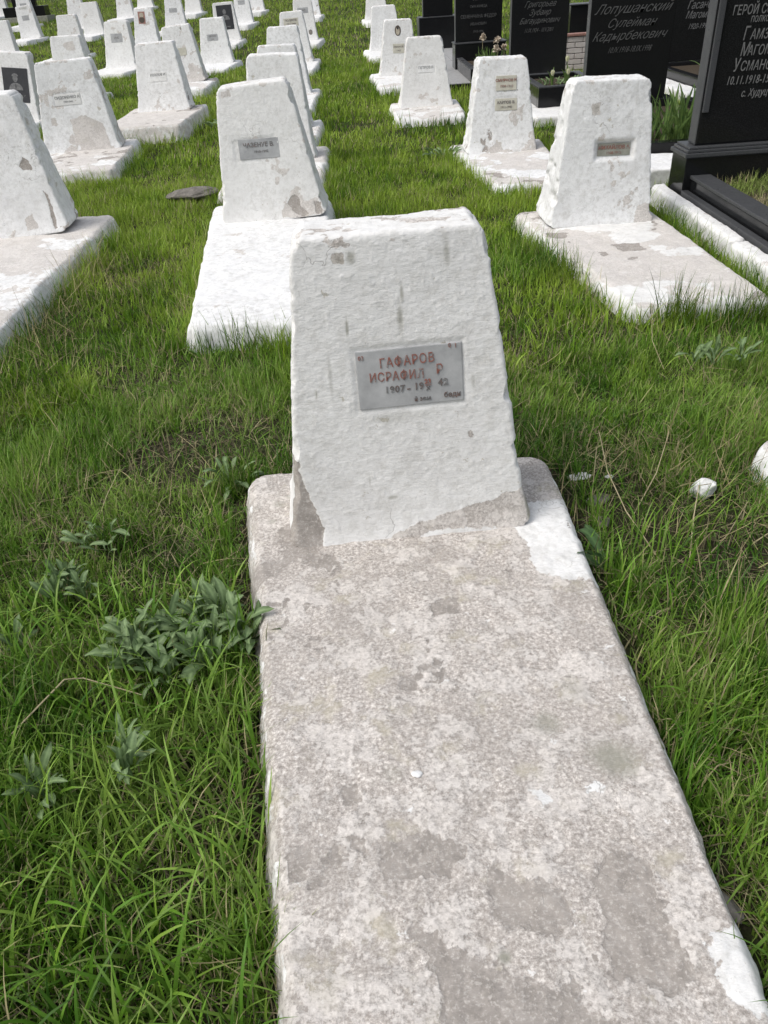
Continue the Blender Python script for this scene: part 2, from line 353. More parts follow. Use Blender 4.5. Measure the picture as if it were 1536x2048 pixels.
def slab_mesh(quad, ht, seed, res, conc=(), white=(), beige_cov=.5, R=.05, stain=(), batter=.045, rough=1.0, beige=(), pale=.55):
    """quad: back-left, back-right, front-right, front-left (local xy)"""
    qd = np.array(quad, float); wx = np.linalg.norm(qd[1] - qd[0]); ly = np.linalg.norm(qd[0] - qd[3]); r = .024
    lo = np.array([-wx / 2, -ly / 2, -.12]); hi = np.array([wx / 2, ly / 2, ht])
    V, Q = box_grid(axis(lo[0], hi[0], res, r), axis(lo[1], hi[1], res, r), axis(lo[2], hi[2], max(res, .018), r))
    V = round_box(V, lo, hi, r); V = plan_round(V, 0, 1, lo[:2], hi[:2], R)
    s = seed * 2.9 + 50; a = (V[:, 0] / wx + .5)[:, None]; b = (V[:, 1] / ly + .5)[:, None]
    back = qd[0] * (1 - a) + qd[1] * a; frn = qd[3] * (1 - a) + qd[2] * a; XY = frn * (1 - b) + back * b
    cen = qd.mean(0); Z = V[:, 2].copy()
    top = sstep(ht - .012, ht - .001, Z); side = 1 - top
    out = XY - cen; out /= np.linalg.norm(out, axis=1, keepdims=True) + 1e-9
    ed = np.stack([np.abs(V[:, 0] / (wx / 2)) ** 30 * np.sign(V[:, 0]), np.abs(V[:, 1] / (ly / 2)) ** 60 * np.sign(V[:, 1])], 1)
    P3 = np.stack([XY[:, 0], XY[:, 1], Z], 1)
    XY = XY + ed * ((ht - Z) / ht * batter)[:, None] + ed * (fbm(P3 * [1, 1, .3], 5, 4, s) * .016 * rough + fbm(P3, 26, 3, s + 1) * .006)[:, None]
    jag = fbm(P3, 13, 6, s + 2, .7) * .075 + fbm(P3, 70, 2, s + 3) * .010
    C = np.zeros(len(V)); S = np.zeros(len(V)); Wm = np.zeros(len(V)); UV = P3[:, :2]
    nb = fbm(P3, 3.0, 5, s + 4, .6); B = sstep(-.2, .2, nb * .8 + (beige_cov - .5) * .9) * (top + .55 * side)
    for poly in beige: B = np.maximum(B, sstep(.03, -.03, sdpoly(UV, poly)) * top)
    for poly in white: Wm = np.maximum(Wm, sstep(.03, -.03, sdpoly(UV, poly) + jag * .3))
    for poly in conc: C = np.maximum(C, sstep(.040, -.040, sdpoly(UV, poly) + jag * .45))
    nc = fbm(P3, 3.6, 6, s + 6, .66); C = np.maximum(C, .72 * sstep(.05, .55, nc) * B)
    for (sx, sy, sr, sa) in stain: S = np.maximum(S, sa * sstep(1.1, .3, np.hypot(UV[:, 0] - sx, UV[:, 1] - sy) / sr + jag * 5))
    B = B * (1 - .80 * Wm)
    Z = Z + top * (fbm(P3, 2.0, 3, s + 7) * .010 * rough + fbm(P3, 12, 4, s + 8) * .0065 + fbm(P3, 48, 3, s + 9) * .003 - sstep(.4, .6, C) * .002)
    return mesh_np('slab', np.stack([XY[:, 0], XY[:, 1], Z], 1), quads=Q, attrs=dict(conc=C, beige=B, stain=S, pale=np.full(len(V), pale)))

FOOT = []          # footprints with no grass (world polygons)
EDGE = []          # slab outlines along which longer grass grows
def rot2(p, a): return (p[0] * cos(a) - p[1] * sin(a), p[0] * sin(a) + p[1] * cos(a))
def plaque_on(g, name, m, pu, pv, pw, ph, lean, roll, z0, proud=.002, lines=(), th=.006, ink='darkink', oval=False):
    """lines: (text, du, dv, size, kwargs)"""
    al = radians(90 - lean); rr = radians(roll)
    y = pv * math.tan(radians(lean)) - proud; x, z = pu * cos(rr) - pv * sin(rr), pu * sin(rr) + pv * cos(rr)
    if oval:
        bm = bmesh.new(); bmesh.ops.create_cone(bm, cap_ends=True, segments=28, radius1=.5, radius2=.46, depth=th)
        bmesh.ops.scale(bm, vec=(pw, ph, 1), verts=bm.verts); me = bpy.data.meshes.new(name); bm.to_mesh(me); bm.free()
    else: me = box_mesh(name, -pw / 2, pw / 2, -ph / 2, ph / 2, -th / 2, th / 2, .0025)
    p = obj(name, me, m, g, (x, y, z + z0), (al, 0, 0)); p.rotation_euler = (Matrix.Rotation(rr * -1, 3, 'Y') @ Matrix.Rotation(al, 3, 'X')).to_euler()
    for (body, du, dv, size, kw) in lines:
        kw = dict(kw); im = kw.pop('m', ink); rz = kw.pop('rz', 0)
        obj('lettering', text_mesh(body, size, **kw), im, p, (du, dv, th / 2 + .0012), (0, 0, rz))
    return p
def disc(name, m, parent, rx, ry, z, x=0, y=0, th=.002, top=1.0):
    bm = bmesh.new(); bmesh.ops.create_cone(bm, cap_ends=True, segments=24, radius1=1, radius2=.94, depth=th)
    for v in bm.verts: v.co.x *= rx; v.co.y *= ry
    me = bpy.data.meshes.new(name); bm.to_mesh(me); bm.free(); return obj(name, me, m, parent, (x, y, z))
def portrait(p, cx, cy, s, z, m='etch', cap=True):
    """etched bust of an anonymous sitter: head, cap, shoulders joined as one flat relief"""
    def ell(x0, y0, rx, ry, zz, a0=0, a1=2 * pi, n=22):
        c = len(V); V.append((x0, y0, zz))
        for i in range(n + 1):
            a = a0 + (a1 - a0) * i / n; V.append((x0 + rx * cos(a), y0 + ry * sin(a), zz))
        for i in range(n): T.append((c, c + 1 + i, c + 2 + i))
    V, T = [], []
    ell(cx, cy + .12 * s, .13 * s, .17 * s, z); ell(cx, cy - .42 * s, .36 * s, .34 * s, z + .0004, 0, pi)
    if cap: ell(cx, cy + .21 * s, .17 * s, .14 * s, z + .0008, .05, pi - .05)
    obj('portrait', mesh_np('portrait', V, tris=T, smooth=False), m, p)
    for nm, ex, ey, rx, ry in (('eye', -.05, .13, .025, .012), ('eye', .05, .13, .025, .012), ('mouth', 0, .02, .045, .012), ('collar', 0, -.24, .05, .11)):
        V, T = [], []; ell(cx + ex * s, cy + ey * s, rx * s, ry * s, z + .0013); obj(nm, mesh_np(nm, V, tris=T, smooth=False), 'etchd', p)

def grave(key, P, label, res=.02, slab=None, ht=.12, cov=.5, hs=None, sl=None, group='whitewashed concrete graves set in rows on the grass'):
    x, y, yaw, roll, w, h, k, lean = P; a = radians(yaw); z = gzf(y); g = empty('grave', (x, y, z), a, label, 'grave', group); sd = sum(map(ord, key)) % 41 + len(key)
    hs = dict(hs or {}); sl = dict(sl or {})
    if slab is None: slab = (.44, .35, 1.35, .46)
    if len(slab) == 4 and not hasattr(slab[0], '__len__'):
        wb, wf, lf, lb = slab; quad = [(-wb, lb), (wb, lb), (wf, -lf), (-wf, -lf)]
    else: quad = [rot2((p[0] - x, p[1] - y), -a) for p in slab]
    for kk in ('conc', 'white', 'beige'):
        if kk in sl: sl[kk] = [[rot2((p[0] - x, p[1] - y), -a) for p in poly] for poly in sl[kk]]
    if 'stain' in sl: sl['stain'] = [rot2((q[0] - x, q[1] - y), -a) + tuple(q[2:]) for q in sl['stain']]
    pl = hs.pop('plates', []); z0 = ht - .012
    rs = sl.pop('res', max(res * 1.8, .006))
    obj('slab', slab_mesh(quad, ht, sd, rs, beige_cov=cov, **sl), 'white', g)
    obj('headstone', headstone_mesh(w, h, k, lean, roll, sd, res, plaques=[q['rect'] for q in pl], z0=z0, **hs), 'white', g)
    for q in pl:
        pu, pv, pw, ph, pd = q['rect']
        o = plaque_on(g, q.get('name', 'plaque'), q.get('m', 'plate'), pu, pv, pw - .006, ph - .006, lean, q.get('roll', roll), z0, q.get('proud', .002 - pd), q.get('lines', ()), ink=q.get('ink', 'darkink'), oval=q.get('oval', False))
        if q.get('fn'): q['fn'](o, pw, ph)
    wq = [tuple(np.array(rot2(p, a)) + (x, y)) for p in quad]; FOOT.append(wq); EDGE.append((wq, y))
    return g

FIT = {
'A1': (0.076, 1.815, 3.0, 0.5, 0.695, 0.848, 0.715, 9.8), 'A2': (-0.60, 5.44, 0.4, 3.5, 0.71, 0.81, 0.64, 10.0), 'A3': (-0.72, 7.61, -0.6, -1.5, 0.64, 0.83, 0.70, 10.2),
'A4': (-0.81, 9.3, -1.0, -1.0, 0.62, 0.79, 0.64, 10.7), 'A5': (-0.93, 12.23, -0.4, -0.5, 0.63, 0.82, 0.67, 10.4), 'A6': (-1.06, 16.95, -0.1, 1.3, 0.63, 0.82, 0.67, 10.3),
'A7': (-1.10, 22.0, -0.7, 0.8, 0.60, 0.84, 0.72, 10.0), 'A8': (-1.26, 30.0, 0.0, 0.0, 0.65, 0.84, 0.72, 10.0),
'B1': (1.48, 4.93, 1.3, -1.4, 0.65, 0.80, 0.71, 6.4), 'B2': (1.28, 7.45, 1.8, -1.1, 0.61, 0.73, 0.71, 12.0), 'B3': (0.85, 10.39, -0.5, -0.3, 0.64, 0.72, 0.65, 11.2),
'B4': (0.71, 13.63, 0.3, -1.3, 0.60, 0.74, 0.71, 11.1), 'B5': (0.70, 18.14, 0.5, 0.6, 0.66, 0.77, 0.70, 10.9), 'B6': (0.80, 27.0, -0.3, -0.2, 0.68, 0.84, 0.72, 10.0),
'C1': (-2.33, 5.46, 2.3, 3.9, 0.66, 0.84, 0.69, 8.7), 'C2': (-2.80, 8.64, 5.0, 1.0, 0.75, 0.80, 0.71, 9.3), 'C3': (-2.38, 10.81, -1.7, 0.9, 0.65, 0.73, 0.73, 12.8),
'C4': (-2.67, 14.16, 0.9, 3.8, 0.61, 0.78, 0.72, 9.7), 'C5': (-2.71, 17.92, -0.4, 0.8, 0.65, 0.77, 0.71, 11.1), 'C6': (-3.17, 23.39, 1.4, 1.5, 0.67, 0.84, 0.75, 9.8),
'C7': (-3.35, 29.0, -1.9, 0.4, 0.60, 0.84, 0.72, 10.0), 'C8': (-3.37, 33.57, -0.8, 0.2, 0.62, 0.84, 0.72, 10.0),
'D2': (-4.48, 11.43, -3.7, -6.0, 0.64, 0.79, 0.78, 13.0), 'L10': (-4.74, 18.36, -5.4, -0.8, 0.63, 0.81, 0.76, 12.4), 'L7': (-4.35, 13.78, -1.0, 0.2, 0.64, 0.82, 0.68, 10.3),
'L2': (-10.03, 28.79, -0.1, 2.7, 0.63, 0.86, 0.75, 8.7), 'L8': (-8.05, 28.83, -1.0, 1.3, 0.64, 0.84, 0.78, 10.0), 'L11': (-5.23, 23.28, -2.0, -1.9, 0.64, 0.83, 0.71, 10.8),
'L13': (-5.40, 28.47, 0.8, -1.1, 0.67, 0.84, 0.72, 10.0), 'L3': (-8.99, 23.49, -0.7, -1.6, 0.65, 0.78, 0.73, 11.2), 'L6': (-6.89, 22.41, -0.1, -0.2, 0.65, 0.84, 0.72, 10.0),
'L9': (-8.31, 34.41, -0.4, 0.0, 0.64, 0.84, 0.72, 10.0), 'L12': (-8.41, 38.54, 0.4, -0.6, 0.66, 0.84, 0.72, 10.0), 'L14': (-5.80, 34.55, -0.8, 0.1, 0.63, 0.84, 0.72, 10.0),
'L5': (-9.3, 31.6, 1.0, -0.4, 0.66, 0.84, 0.72, 10.0), 'L4': (-14.70, 39.0, 1.9, -0.2, 0.9, 1.0, 0.85, 6.0), 'L15': (-11.9, 34.2, 0.5, 0.5, 0.65, 0.84, 0.72, 10.0),
}
T = lambda s, du, dv, sz, **k: (s, du, dv, sz, k)

# --- ground first
def ground():
    xs = np.concatenate([np.linspace(-400, -30, 12, endpoint=False), np.linspace(-30, 30, 121), np.linspace(30, 400, 13)[1:]])
    ys = np.concatenate([np.linspace(-60, -4, 8, endpoint=False), np.linspace(-4, 46, 160), np.linspace(46, 600, 14)[1:]])
    a, b = np.meshgrid(xs, ys, indexing='ij'); a, b = a.ravel(), b.ravel(); n, m = len(xs), len(ys)
    z = gz(np.minimum(b, 46)) + fbm(np.stack([a, b, a * 0], 1), .9, 3, 1) * .018 + .025
    i = (np.arange(n - 1)[:, None] * m + np.arange(m - 1)[None]).ravel(); q = np.stack([i, i + m, i + m + 1, i + 1], 1)
    tag(obj('ground', mesh_np('ground', np.stack([a, b, z], 1), quads=q), 'ground'), kind='structure')
ground()

# --- the near grave
A1S = [(-.445, 2.22), (.555, 2.22), (.555, -.12), (-.115, -.12)]
grave('A1', FIT['A1'], 'nearest whitewashed grave, its flaking beige slab running out of the foreground', res=.0042, slab=A1S, ht=.13, cov=1.25,
  hs=dict(base_b=.05, rc=.045, skew=.0, lump=.75, pale=.12,
    conc=[[(-.45, .29), (-.300, .275), (-.290, .19), (-.272, .134), (-.250, .06), (-.26, -.04), (-.47, -.04)]],
    beige=[[(-.149, .006), (-.096, .014), (.083, .066), (.261, .108), (.38, .142), (.36, .0), (.245, .012), (.067, .024), (-.038, .004), (-.129, -.02)],
           [(-.148, .788), (-.122, .788), (-.122, .808), (-.148, .808)]],
    stain=[(-.101, .798, .017, .022, .75), (-.137, .798, .016, .018, .45), (.013, .64, .013, .055, .75), (.022, .70, .007, .035, .75), (.147, .79, .012, .05, .6), (-.044, .137, .022, .008, .7), (.148, .255, .014, .008, .55),
           (-.129, .624, .005, .035, .85), (-.228, .459, .004, .02, .8), (-.107, .198, .003, .03, .6), (-.02, .372, .13, .022, .28), (-.185, .50, .006, .10, .35), (.20, .45, .008, .03, .4), (.338, .06, .006, .09, .9)],
    plates=[dict(rect=(.028, .481, .292, .166, .003), proud=-.0008, lines=[
      T('ГАФАРОВ', -.006, .044, .036, bold=.0003, m='ink', space=1.12, sx=.80, rz=.03), T('ИСРАФИЛ', -.036, .005, .034, bold=.0003, m='ink', space=1.12, sx=.80),
      T('Р', .080, .012, .038, bold=.0003, m='ink', sx=.85), T('1907', -.044, -.031, .026, bold=.0006, space=1.08), T('-', -.006, -.031, .030, bold=.0006), T('19', .022, -.029, .027, bold=.0006),
      T('23', .047, -.018, .018, bold=.0007, m='ink'), T('X', .047, -.037, .015, bold=.0004), T('—', .047, -.027, .016, bold=.0005, m='ink'), T('42', .088, -.024, .027, bold=.0006, space=1.1),
      T('беди', .112, -.060, .020, bold=.0004), T('й зем', .030, -.064, .017, bold=.0002), T('03', -.128, .062, .016, m='ink'), T('0', .110, .074, .017, m='ink'), T('1', .126, .072, .017, m='ink')])]),
  sl=dict(pale=0.0, res=.0055, R=.075, batter=.035, rough=.8,
    conc=[[(-.33, 1.90), (-.217, 1.837), (-.25, 1.733), (-.303, 1.672), (-.356, 1.635), (-.42, 1.63), (-.40, 1.70), (-.308, 1.75)],
          [(-.023, .677), (.004, .688), (.037, .669), (.06, .638), (.109, .619), (.141, .608), (.201, .577), (.25, .541), (.313, .51), (.30, .36), (.10, .30), (.032, .527), (.03, .592)],
          [(.136, .815), (.177, .772), (.22, .759), (.262, .742), (.285, .759), (.282, .709), (.293, .664), (.249, .642), (.2, .653), (.16, .673), (.145, .718)],
          [(.315, .752), (.387, .796), (.445, .772), (.441, .654), (.459, .564), (.398, .553), (.331, .573), (.32, .621), (.314, .68)],
          [(-.061, .85), (.036, .864), (.128, .825), (.075, .77), (-.055, .76)], [(.10, 1.50), (.17, 1.52), (.18, 1.47), (.11, 1.46)], [(-.13, .98), (-.09, 1.0), (-.08, .93), (-.13, .92)]],
    white=[[(.36, 1.95), (.62, 1.95), (.62, 1.548), (.47, 1.557), (.411, 1.594), (.40, 1.681)], [(.47, .62), (.62, .66), (.62, .50), (.50, .52)],
           [(.26, .93), (.30, .94), (.30, .90), (.27, .90)], [(.35, .94), (.39, .94), (.40, .91), (.36, .91)], [(-.02, .91), (.02, .92), (.02, .89)]],
    stain=[(.44, .999, .062, .8), (.325, 1.10, .045, .6), (.151, .62, .014, .95), (-.33, 2.02, .025, .45), (-.345, 1.93, .02, .5), (-.30, 2.06, .02, .4), (.40, 1.18, .05, .18), (-.02, .99, .03, .3)]))

# --- the nearer ring of graves
grave('A2', FIT['A2'], 'bright white grave directly behind the nearest one, headstone top sloping down to the left', res=.009,
  slab=[(-1.08, 5.92), (-.235, 5.92), (-.26, 3.55), (-.87, 3.55)], ht=.15, cov=.02,
  hs=dict(base_b=.12, skew=.0, rc=.05, conc=[[(.10, .10), (.16, .15), (.19, .13), (.19, .07), (.25, .02), (.20, .0), (.13, .05)], [(.28, .09), (.33, .08), (.33, .0), (.28, .02)]],
    beige=[[(.05, .06), (.10, .10), (.30, .11), (.34, .02), (.20, .0), (.06, .02)], [(-.2, .79), (-.14, .80), (-.14, .76), (-.2, .75)]],
    plates=[dict(rect=(-.045, .443, .27, .125, .004), roll=.6, lines=[T('ЧАЗЕНУЕ В.', 0, .022, .036, bold=.0006), T('1910-1942', .012, -.018, .022)])]))
grave('A3', FIT['A3'], 'third grave of the middle column, mostly hidden behind the bright white sloping-topped one', res=.014, slab=(.42, .40, 1.1, .55), cov=.55, hs=dict(base_b=.15))
grave('A4', FIT['A4'], 'fourth grave of the middle column, only a low strip of its headstone showing', res=.016, slab=(.42, .38, 1.0, .5), cov=.45, hs=dict(base_b=.2))
grave('A5', FIT['A5'], 'fifth grave of the middle column with a bare headstone face and blocky white slab', res=.018, slab=(.44, .38, 1.5, .5), cov=.25, hs=dict(base_b=.15, plates=[dict(rect=(0, .43, .26, .12, .002))]))
grave('A6', FIT['A6'], 'sixth grave of the middle column with a clearly lettered name plate near its top', res=.022, slab=(.44, .38, 1.5, .5), cov=.1, hs=dict(base_b=.1, plates=[dict(rect=(-.02, .66, .28, .13, .002), m='cream', lines=[T('ПОЛЯКОВ', 0, .025, .045, bold=.001), T('1911-1943', 0, -.03, .04, bold=.001)])]))
grave('A7', FIT['A7'], 'seventh grave of the middle column with a bluish white headstone and dark emblem low down', res=.025, cov=.1, hs=dict(base_b=.05, plates=[dict(rect=(0.0, .62, .26, .12, .002), lines=[T('1943', 0, 0, .06)]), dict(rect=(.14, .17, .10, .12, .001), name='emblem', m='conc', oval=True)]))
grave('A8', FIT['A8'], 'farthest grave of the middle column, cut by the top edge', res=.03, cov=.1)
grave('B1', FIT['B1'], 'whitewashed grave beside the black granite kerb, with a recessed reddish inscription', res=.009,
  slab=[(1.02, 5.35), (1.87, 5.35), (1.92, 3.52), (1.27, 3.52)], ht=.11, cov=.5,
  hs=dict(base_b=.10, rc=.04, db=.38, lump=1.1, beige=[[(-.115, .68), (-.06, .69), (-.055, .62), (-.11, .62)], [(.22, .12), (.30, .12), (.33, .0), (.2, .0)]], stain=[(-.085, .655, .03, .04, .4), (-.16, .62, .004, .05, .7)],
    plates=[dict(rect=(.048, .43, .205, .075, .028), proud=-.024, m='kerb', ink='ink', lines=[T('МИХАЙЛОВ А.', 0, .010, .028, bold=.0008), T('1908-1943', 0, -.020, .022)])]),
  sl=dict(conc=[[(1.42, 4.52), (1.60, 4.50), (1.58, 4.36), (1.45, 4.36)], [(1.12, 4.85), (1.26, 4.82), (1.22, 4.70), (1.12, 4.72)]]))
grave('B0', (1.76, 1.83, 1.0, -.5, .65, .82, .71, 9.0), 'grave right of the nearest one, only its white slab corner entering at the right edge', res=.014, slab=[(1.275, 2.25), (2.2, 2.25), (2.15, .0), (1.36, .0)], ht=.115, cov=.35, hs=dict(base_b=.15), sl=dict(R=.09))
grave('B2', FIT['B2'], 'grave with two cream name plates one above the other, right of the grass aisle', res=.011, slab=[(.86, 7.95), (1.72, 7.95), (1.62, 6.2), (1.05, 6.2)], ht=.09, cov=.55,
  hs=dict(base_b=.42, conc=[], stain=[(-.156, .626, .025, .05, .35)],
    plates=[dict(rect=(.033, .545, .185, .12, .0), proud=.004, m='cream', ink='ink', lines=[T('СМИРНОВ И.', 0, .020, .030, bold=.0007), T('1908-1943', 0, -.026, .028)]),
            dict(rect=(.033, .383, .20, .10, .002), m='cream', lines=[T('КАРПОВ В.', 0, .015, .030, bold=.0007), T('1912-1942', 0, -.022, .024)])]))
grave('B3', FIT['B3'], 'plain grave with a faint whitewashed-over plate, beside the light grey paving', res=.013, slab=(.42, .38, .85, .45), ht=.10, cov=.45,
  hs=dict(base_b=.24, plates=[dict(rect=(.012, .405, .20, .085, .003), m='white', lines=[T('ПЕТРОВ В.', 0, .012, .036, m='dim')])]))
def oval_photo(o, pw, ph):
    disc('photo', 'skin', o, pw * .30, ph * .36, .0045, 0, -.008); disc('face', 'blackplate', o, pw * .14, ph * .12, .006, 0, .028, .001)
grave('B4', FIT['B4'], 'grave with a small oval photograph near the top of its headstone', res=.016, cov=.2, hs=dict(base_b=.34, plates=[
  dict(rect=(-.005, .60, .10, .145, .0), name='oval_portrait', m='bronze', oval=True, proud=.003, fn=oval_photo), dict(rect=(.0, .37, .18, .13, .002), m='cream', lines=[T('ИВАНОВ', 0, .02, .036), T('1943', 0, -.03, .034)])]))
grave('B5', FIT['B5'], 'plain grave behind the one with the oval photograph', res=.02, cov=.12, hs=dict(base_b=.2))
grave('B6', FIT['B6'], 'farthest grave right of the grass aisle, cut by the top edge', res=.025, cov=.1, hs=dict(base_b=.1))
grave('C1', FIT['C1'], 'grave cut by the left edge with dark bare patches and a long pinkish slab', res=.009,
  slab=[(-2.78, 5.88), (-1.80, 5.88), (-1.86, 3.6), (-2.75, 3.6)], ht=.15, cov=.58,
  hs=dict(base_b=.14, rc=.06, conc=[[(.13, .43), (.17, .48), (.20, .45), (.21, .40), (.15, .40)], [(.235, .27), (.262, .24), (.262, .03), (.235, .02), (.243, .15)]], beige=[[(.06, .12), (.12, .14), (.13, .05), (.05, .04)]]))
grave('C2', FIT['C2'], 'broad grave with a peeling lower face, beside the soldier portrait stone', res=.011, slab=(.50, .46, 1.05, .5), ht=.15, cov=.55,
  hs=dict(base_b=.42, beige=[[(-.06, .30), (.10, .33), (.26, .24), (.30, .0), (0, .0), (-.04, .12)], [(-.24, .33), (-.18, .33), (-.18, .26), (-.24, .26)]], plates=[dict(rect=(-.028, .475, .26, .105, .005), m='white', lines=[T('СИДОРЕНКО А.', 0, .018, .033, bold=.0005, m='dim'), T('1909-1942', 0, -.02, .022, m='dim')])]))
grave('C3', FIT['C3'], 'grave with a thick layered beige slab left of the middle column', res=.013, slab=(.47, .44, 1.15, .4), ht=.2, cov=.7,
  hs=dict(base_b=.34, plates=[dict(rect=(-.005, .378, .21, .11, .003), m='white', lines=[T('КОЗЛОВ И.', 0, .02, .036, bold=.0005, m='dim')])]))
grave('C4', FIT['C4'], 'grave with an orange-stained face, half hidden by the layered beige slab grave', res=.016, slab=(.46, .42, .95, .4), ht=.18, cov=.5, hs=dict(base_b=.4, plates=[dict(rect=(.0, .43, .2, .11, .002), m='cream')]))
grave('C5', FIT['C5'], 'slim clean grave with a grey plate, in front of the dark portrait stone', res=.02, cov=.1, hs=dict(base_b=.12, plates=[dict(rect=(-.02, .45, .22, .12, .002), lines=[T('ОРЛОВ', 0, .02, .04), T('1942', 0, -.03, .035)])]))
def bust(o, pw, ph): portrait(o, 0, ph * .12, ph * .62, .0042)
grave('C6', FIT['C6'], 'grave with a large dark blue-black portrait plate of a bareheaded sitter', res=.022, cov=.05, hs=dict(base_b=.05, plates=[
  dict(rect=(.02, .52, .40, .54, .0), proud=.004, name='portrait_plate', m='blackplate', fn=lambda o, pw, ph: portrait(o, 0, ph * .15, ph * .6, .0042, 'etch', False), lines=[T('1915-1943', 0, -.21, .05, m='dim')])]))
grave('C7', FIT['C7'], 'small grave just behind the dark blue-black portrait stone', res=.028, cov=.08, hs=dict(base_b=.1, plates=[dict(rect=(0, .55, .22, .12, .002))]))
grave('C8', FIT['C8'], 'farthest grave of the column left of the middle one, cut by the top edge', res=.03, cov=.08)
grave('D2', FIT['D2'], 'grave at the left edge with a black plate showing a soldier in a cap', res=.013, slab=(.42, .36, 1.0, .4), cov=.2, hs=dict(base_b=.26, plates=[
  dict(rect=(.06, .43, .33, .40, .0), proud=.004, name='portrait_plate', m='blackplate', fn=bust, lines=[T('СЕРГЕЕВ И. Г.', .01, -.125, .034, m='dim'), T('1917-1942', .01, -.168, .026, m='dim')])]))
grave('L7', FIT['L7'], 'grave with a pink and yellow stain near its top, behind the broad peeling one', res=.018, cov=.2, hs=dict(base_b=.2, beige=[[(-.02, .74), (.12, .75), (.13, .62), (.0, .64)]]))
grave('L10', FIT['L10'], 'square-shouldered grave with a dark grey plate and bright white slab', res=.02, slab=(.46, .42, 1.0, .4), cov=.05, hs=dict(base_b=.12, plates=[dict(rect=(-.01, .53, .24, .16, .003), lines=[T('1942', 0, 0, .06)])]))
def brown_photo(o, pw, ph):
    disc('photo', 'skin', o, pw * .3, ph * .2, .0045, 0, ph * .2); disc('uniform', 'bronze', o, pw * .38, ph * .25, .0045, 0, -ph * .18)
grave('L11', FIT['L11'], 'grave with a small reddish brown portrait plate at its top', res=.022, cov=.08, hs=dict(base_b=.16, plates=[dict(rect=(-.05, .64, .18, .27, .0), proud=.004, name='portrait_plate', m='rust', fn=brown_photo)]))
for kk, lb, kw in (('L2', 'grave with a dark smudge across its top, far left', dict(stain=[(0, .80, .2, .05, .6)], plates=[dict(rect=(0, .55, .22, .14, .002))])),
    ('L3', 'broad-sided grave cut by the left edge, above the soldier portrait stone', dict()),
    ('L6', 'plain grave directly behind the pink-stained one on the left', dict(plates=[dict(rect=(0, .3, .24, .1, .002))])),
    ('L8', 'grave with a faint plate at the far left, nearer the square-shouldered one', dict(plates=[dict(rect=(0, .55, .18, .1, .002), m='white')])),
    ('L13', 'grave with a small dark plate behind the orange-stained one', dict(plates=[dict(rect=(-.02, .5, .24, .12, .002))])),
    ('L9', 'grave with orange marks on its face behind the square-shouldered one', dict(beige=[[(-.2, .5), (-.1, .5), (-.1, .42), (-.2, .42)], [(.05, .52), (.2, .52), (.2, .42), (.05, .42)]])),
    ('L12', 'distant grave above the reddish brown portrait plate, cut by the top edge', dict()),
    ('L14', 'distant bright-slabbed grave left of the dark blue-black portrait stone', dict()),
    ('L5', 'distant grave above the pink-stained column on the left, cut by the top edge', dict()),
    ('L4', 'pale bluish upright stone in the top left corner', dict()),
    ('L15', 'distant grave behind the one with the dark smudge, far left', dict(plates=[dict(rect=(0, .6, .24, .16, .002))]))):
    grave(kk, FIT[kk], lb, res=.026, cov=.06, hs=dict(base_b=.12, **kw))

# ------------------------------------------------------------------ black granite monuments
def letter(parent, body, x, y, z, size, m='silver', lean=0, **k):
    return obj('lettering', text_mesh(body, size, **k), m, parent, (x, y, z), (pi / 2 - radians(lean), 0, 0))
GM = 'polished black granite monuments on the right'
m1 = empty('granite_monument', (2.7, 5.5, 0), 0, 'nearest black granite monument with large upright lettering, cut by the right edge', 'monument', GM)
def P1(name, m, x0, x1, y0, y1, z0, z1, **k): return box(name, m, m1, x0 - 2.7, x1 - 2.7, y0 - 5.5, y1 - 5.5, z0, z1, **k)
P1('plinth', 'granite', 2.15, 3.25, 5.40, 5.66, .10, .362, bev=.004)
P1('moulding', 'granlit', 2.135, 3.265, 5.385, 5.675, .365, .390, bev=.004); P1('moulding', 'granlit', 2.15, 3.25, 5.40, 5.66, .391, .408, bev=.004); P1('moulding', 'granlit', 2.165, 3.235, 5.413, 5.648, .409, .424, bev=.004)
st = P1('stele', 'granite', 2.21, 3.19, 5.455, 5.585, .425, 1.95, bev=.012)
me = st.data; me.materials.append(M['granlit'])
for p in me.polygons:
    if abs(p.normal.x) > .5 or p.normal.z > .5: p.material_index = 1  # sides and top get the paler copy: painted sky reflection
P1('rebate', 'granlit', 2.222, 2.262, 5.438, 5.454, .62, 1.93, bev=.005)
fy = 5.45 - 5.5
for bd, xx, zz, sz, sh in (('ГЕРОЙ СОВ', 2.31, 1.165, .070, .12), ('ПОЛКОВ', 2.43, 1.115, .045, .12), ('ГАМЗА', 2.40, 1.040, .088, .16), ('МАГОМ', 2.40, .955, .088, .16), ('УСМАНО', 2.372, .872, .088, .16), ('10.11.1918-15.0', 2.345, .79, .068, .2), ('с. Худуц', 2.455, .715, .06, .25)):
    if sz > .08:
        letter(m1, bd[0], xx - 2.7, fy, zz, sz * 1.15, 'mid', shear=sh, align='LEFT', sx=.62, bold=.0004); xx += sz * .52; bd = bd[1:]; sz *= .86; zz -= .006
    letter(m1, bd, xx - 2.7, fy, zz, sz, 'mid', shear=sh, align='LEFT', sx=.66, bold=.0004, space=1.05)
P1('kerb', 'granite', 2.20, 2.315, 3.0, 5.398, .10, .232, bev=.005); P1('kerb_cap', 'granlit', 2.19, 2.325, 2.98, 5.396, .234, .256, bev=.006)
P1('kerb', 'granite', 2.327, 3.25, 2.98, 3.10, .10, .232, bev=.005); P1('kerb', 'granite', 3.13, 3.25, 3.102, 5.396, .10, .25, bev=.005)
P1('base_strip', 'granlit', 2.142, 2.188, 2.9, 5.39, .05, .165, bev=.004)
P1('plot_soil', 'soil', 2.317, 3.128, 3.102, 5.396, .02, .19, bev=0)
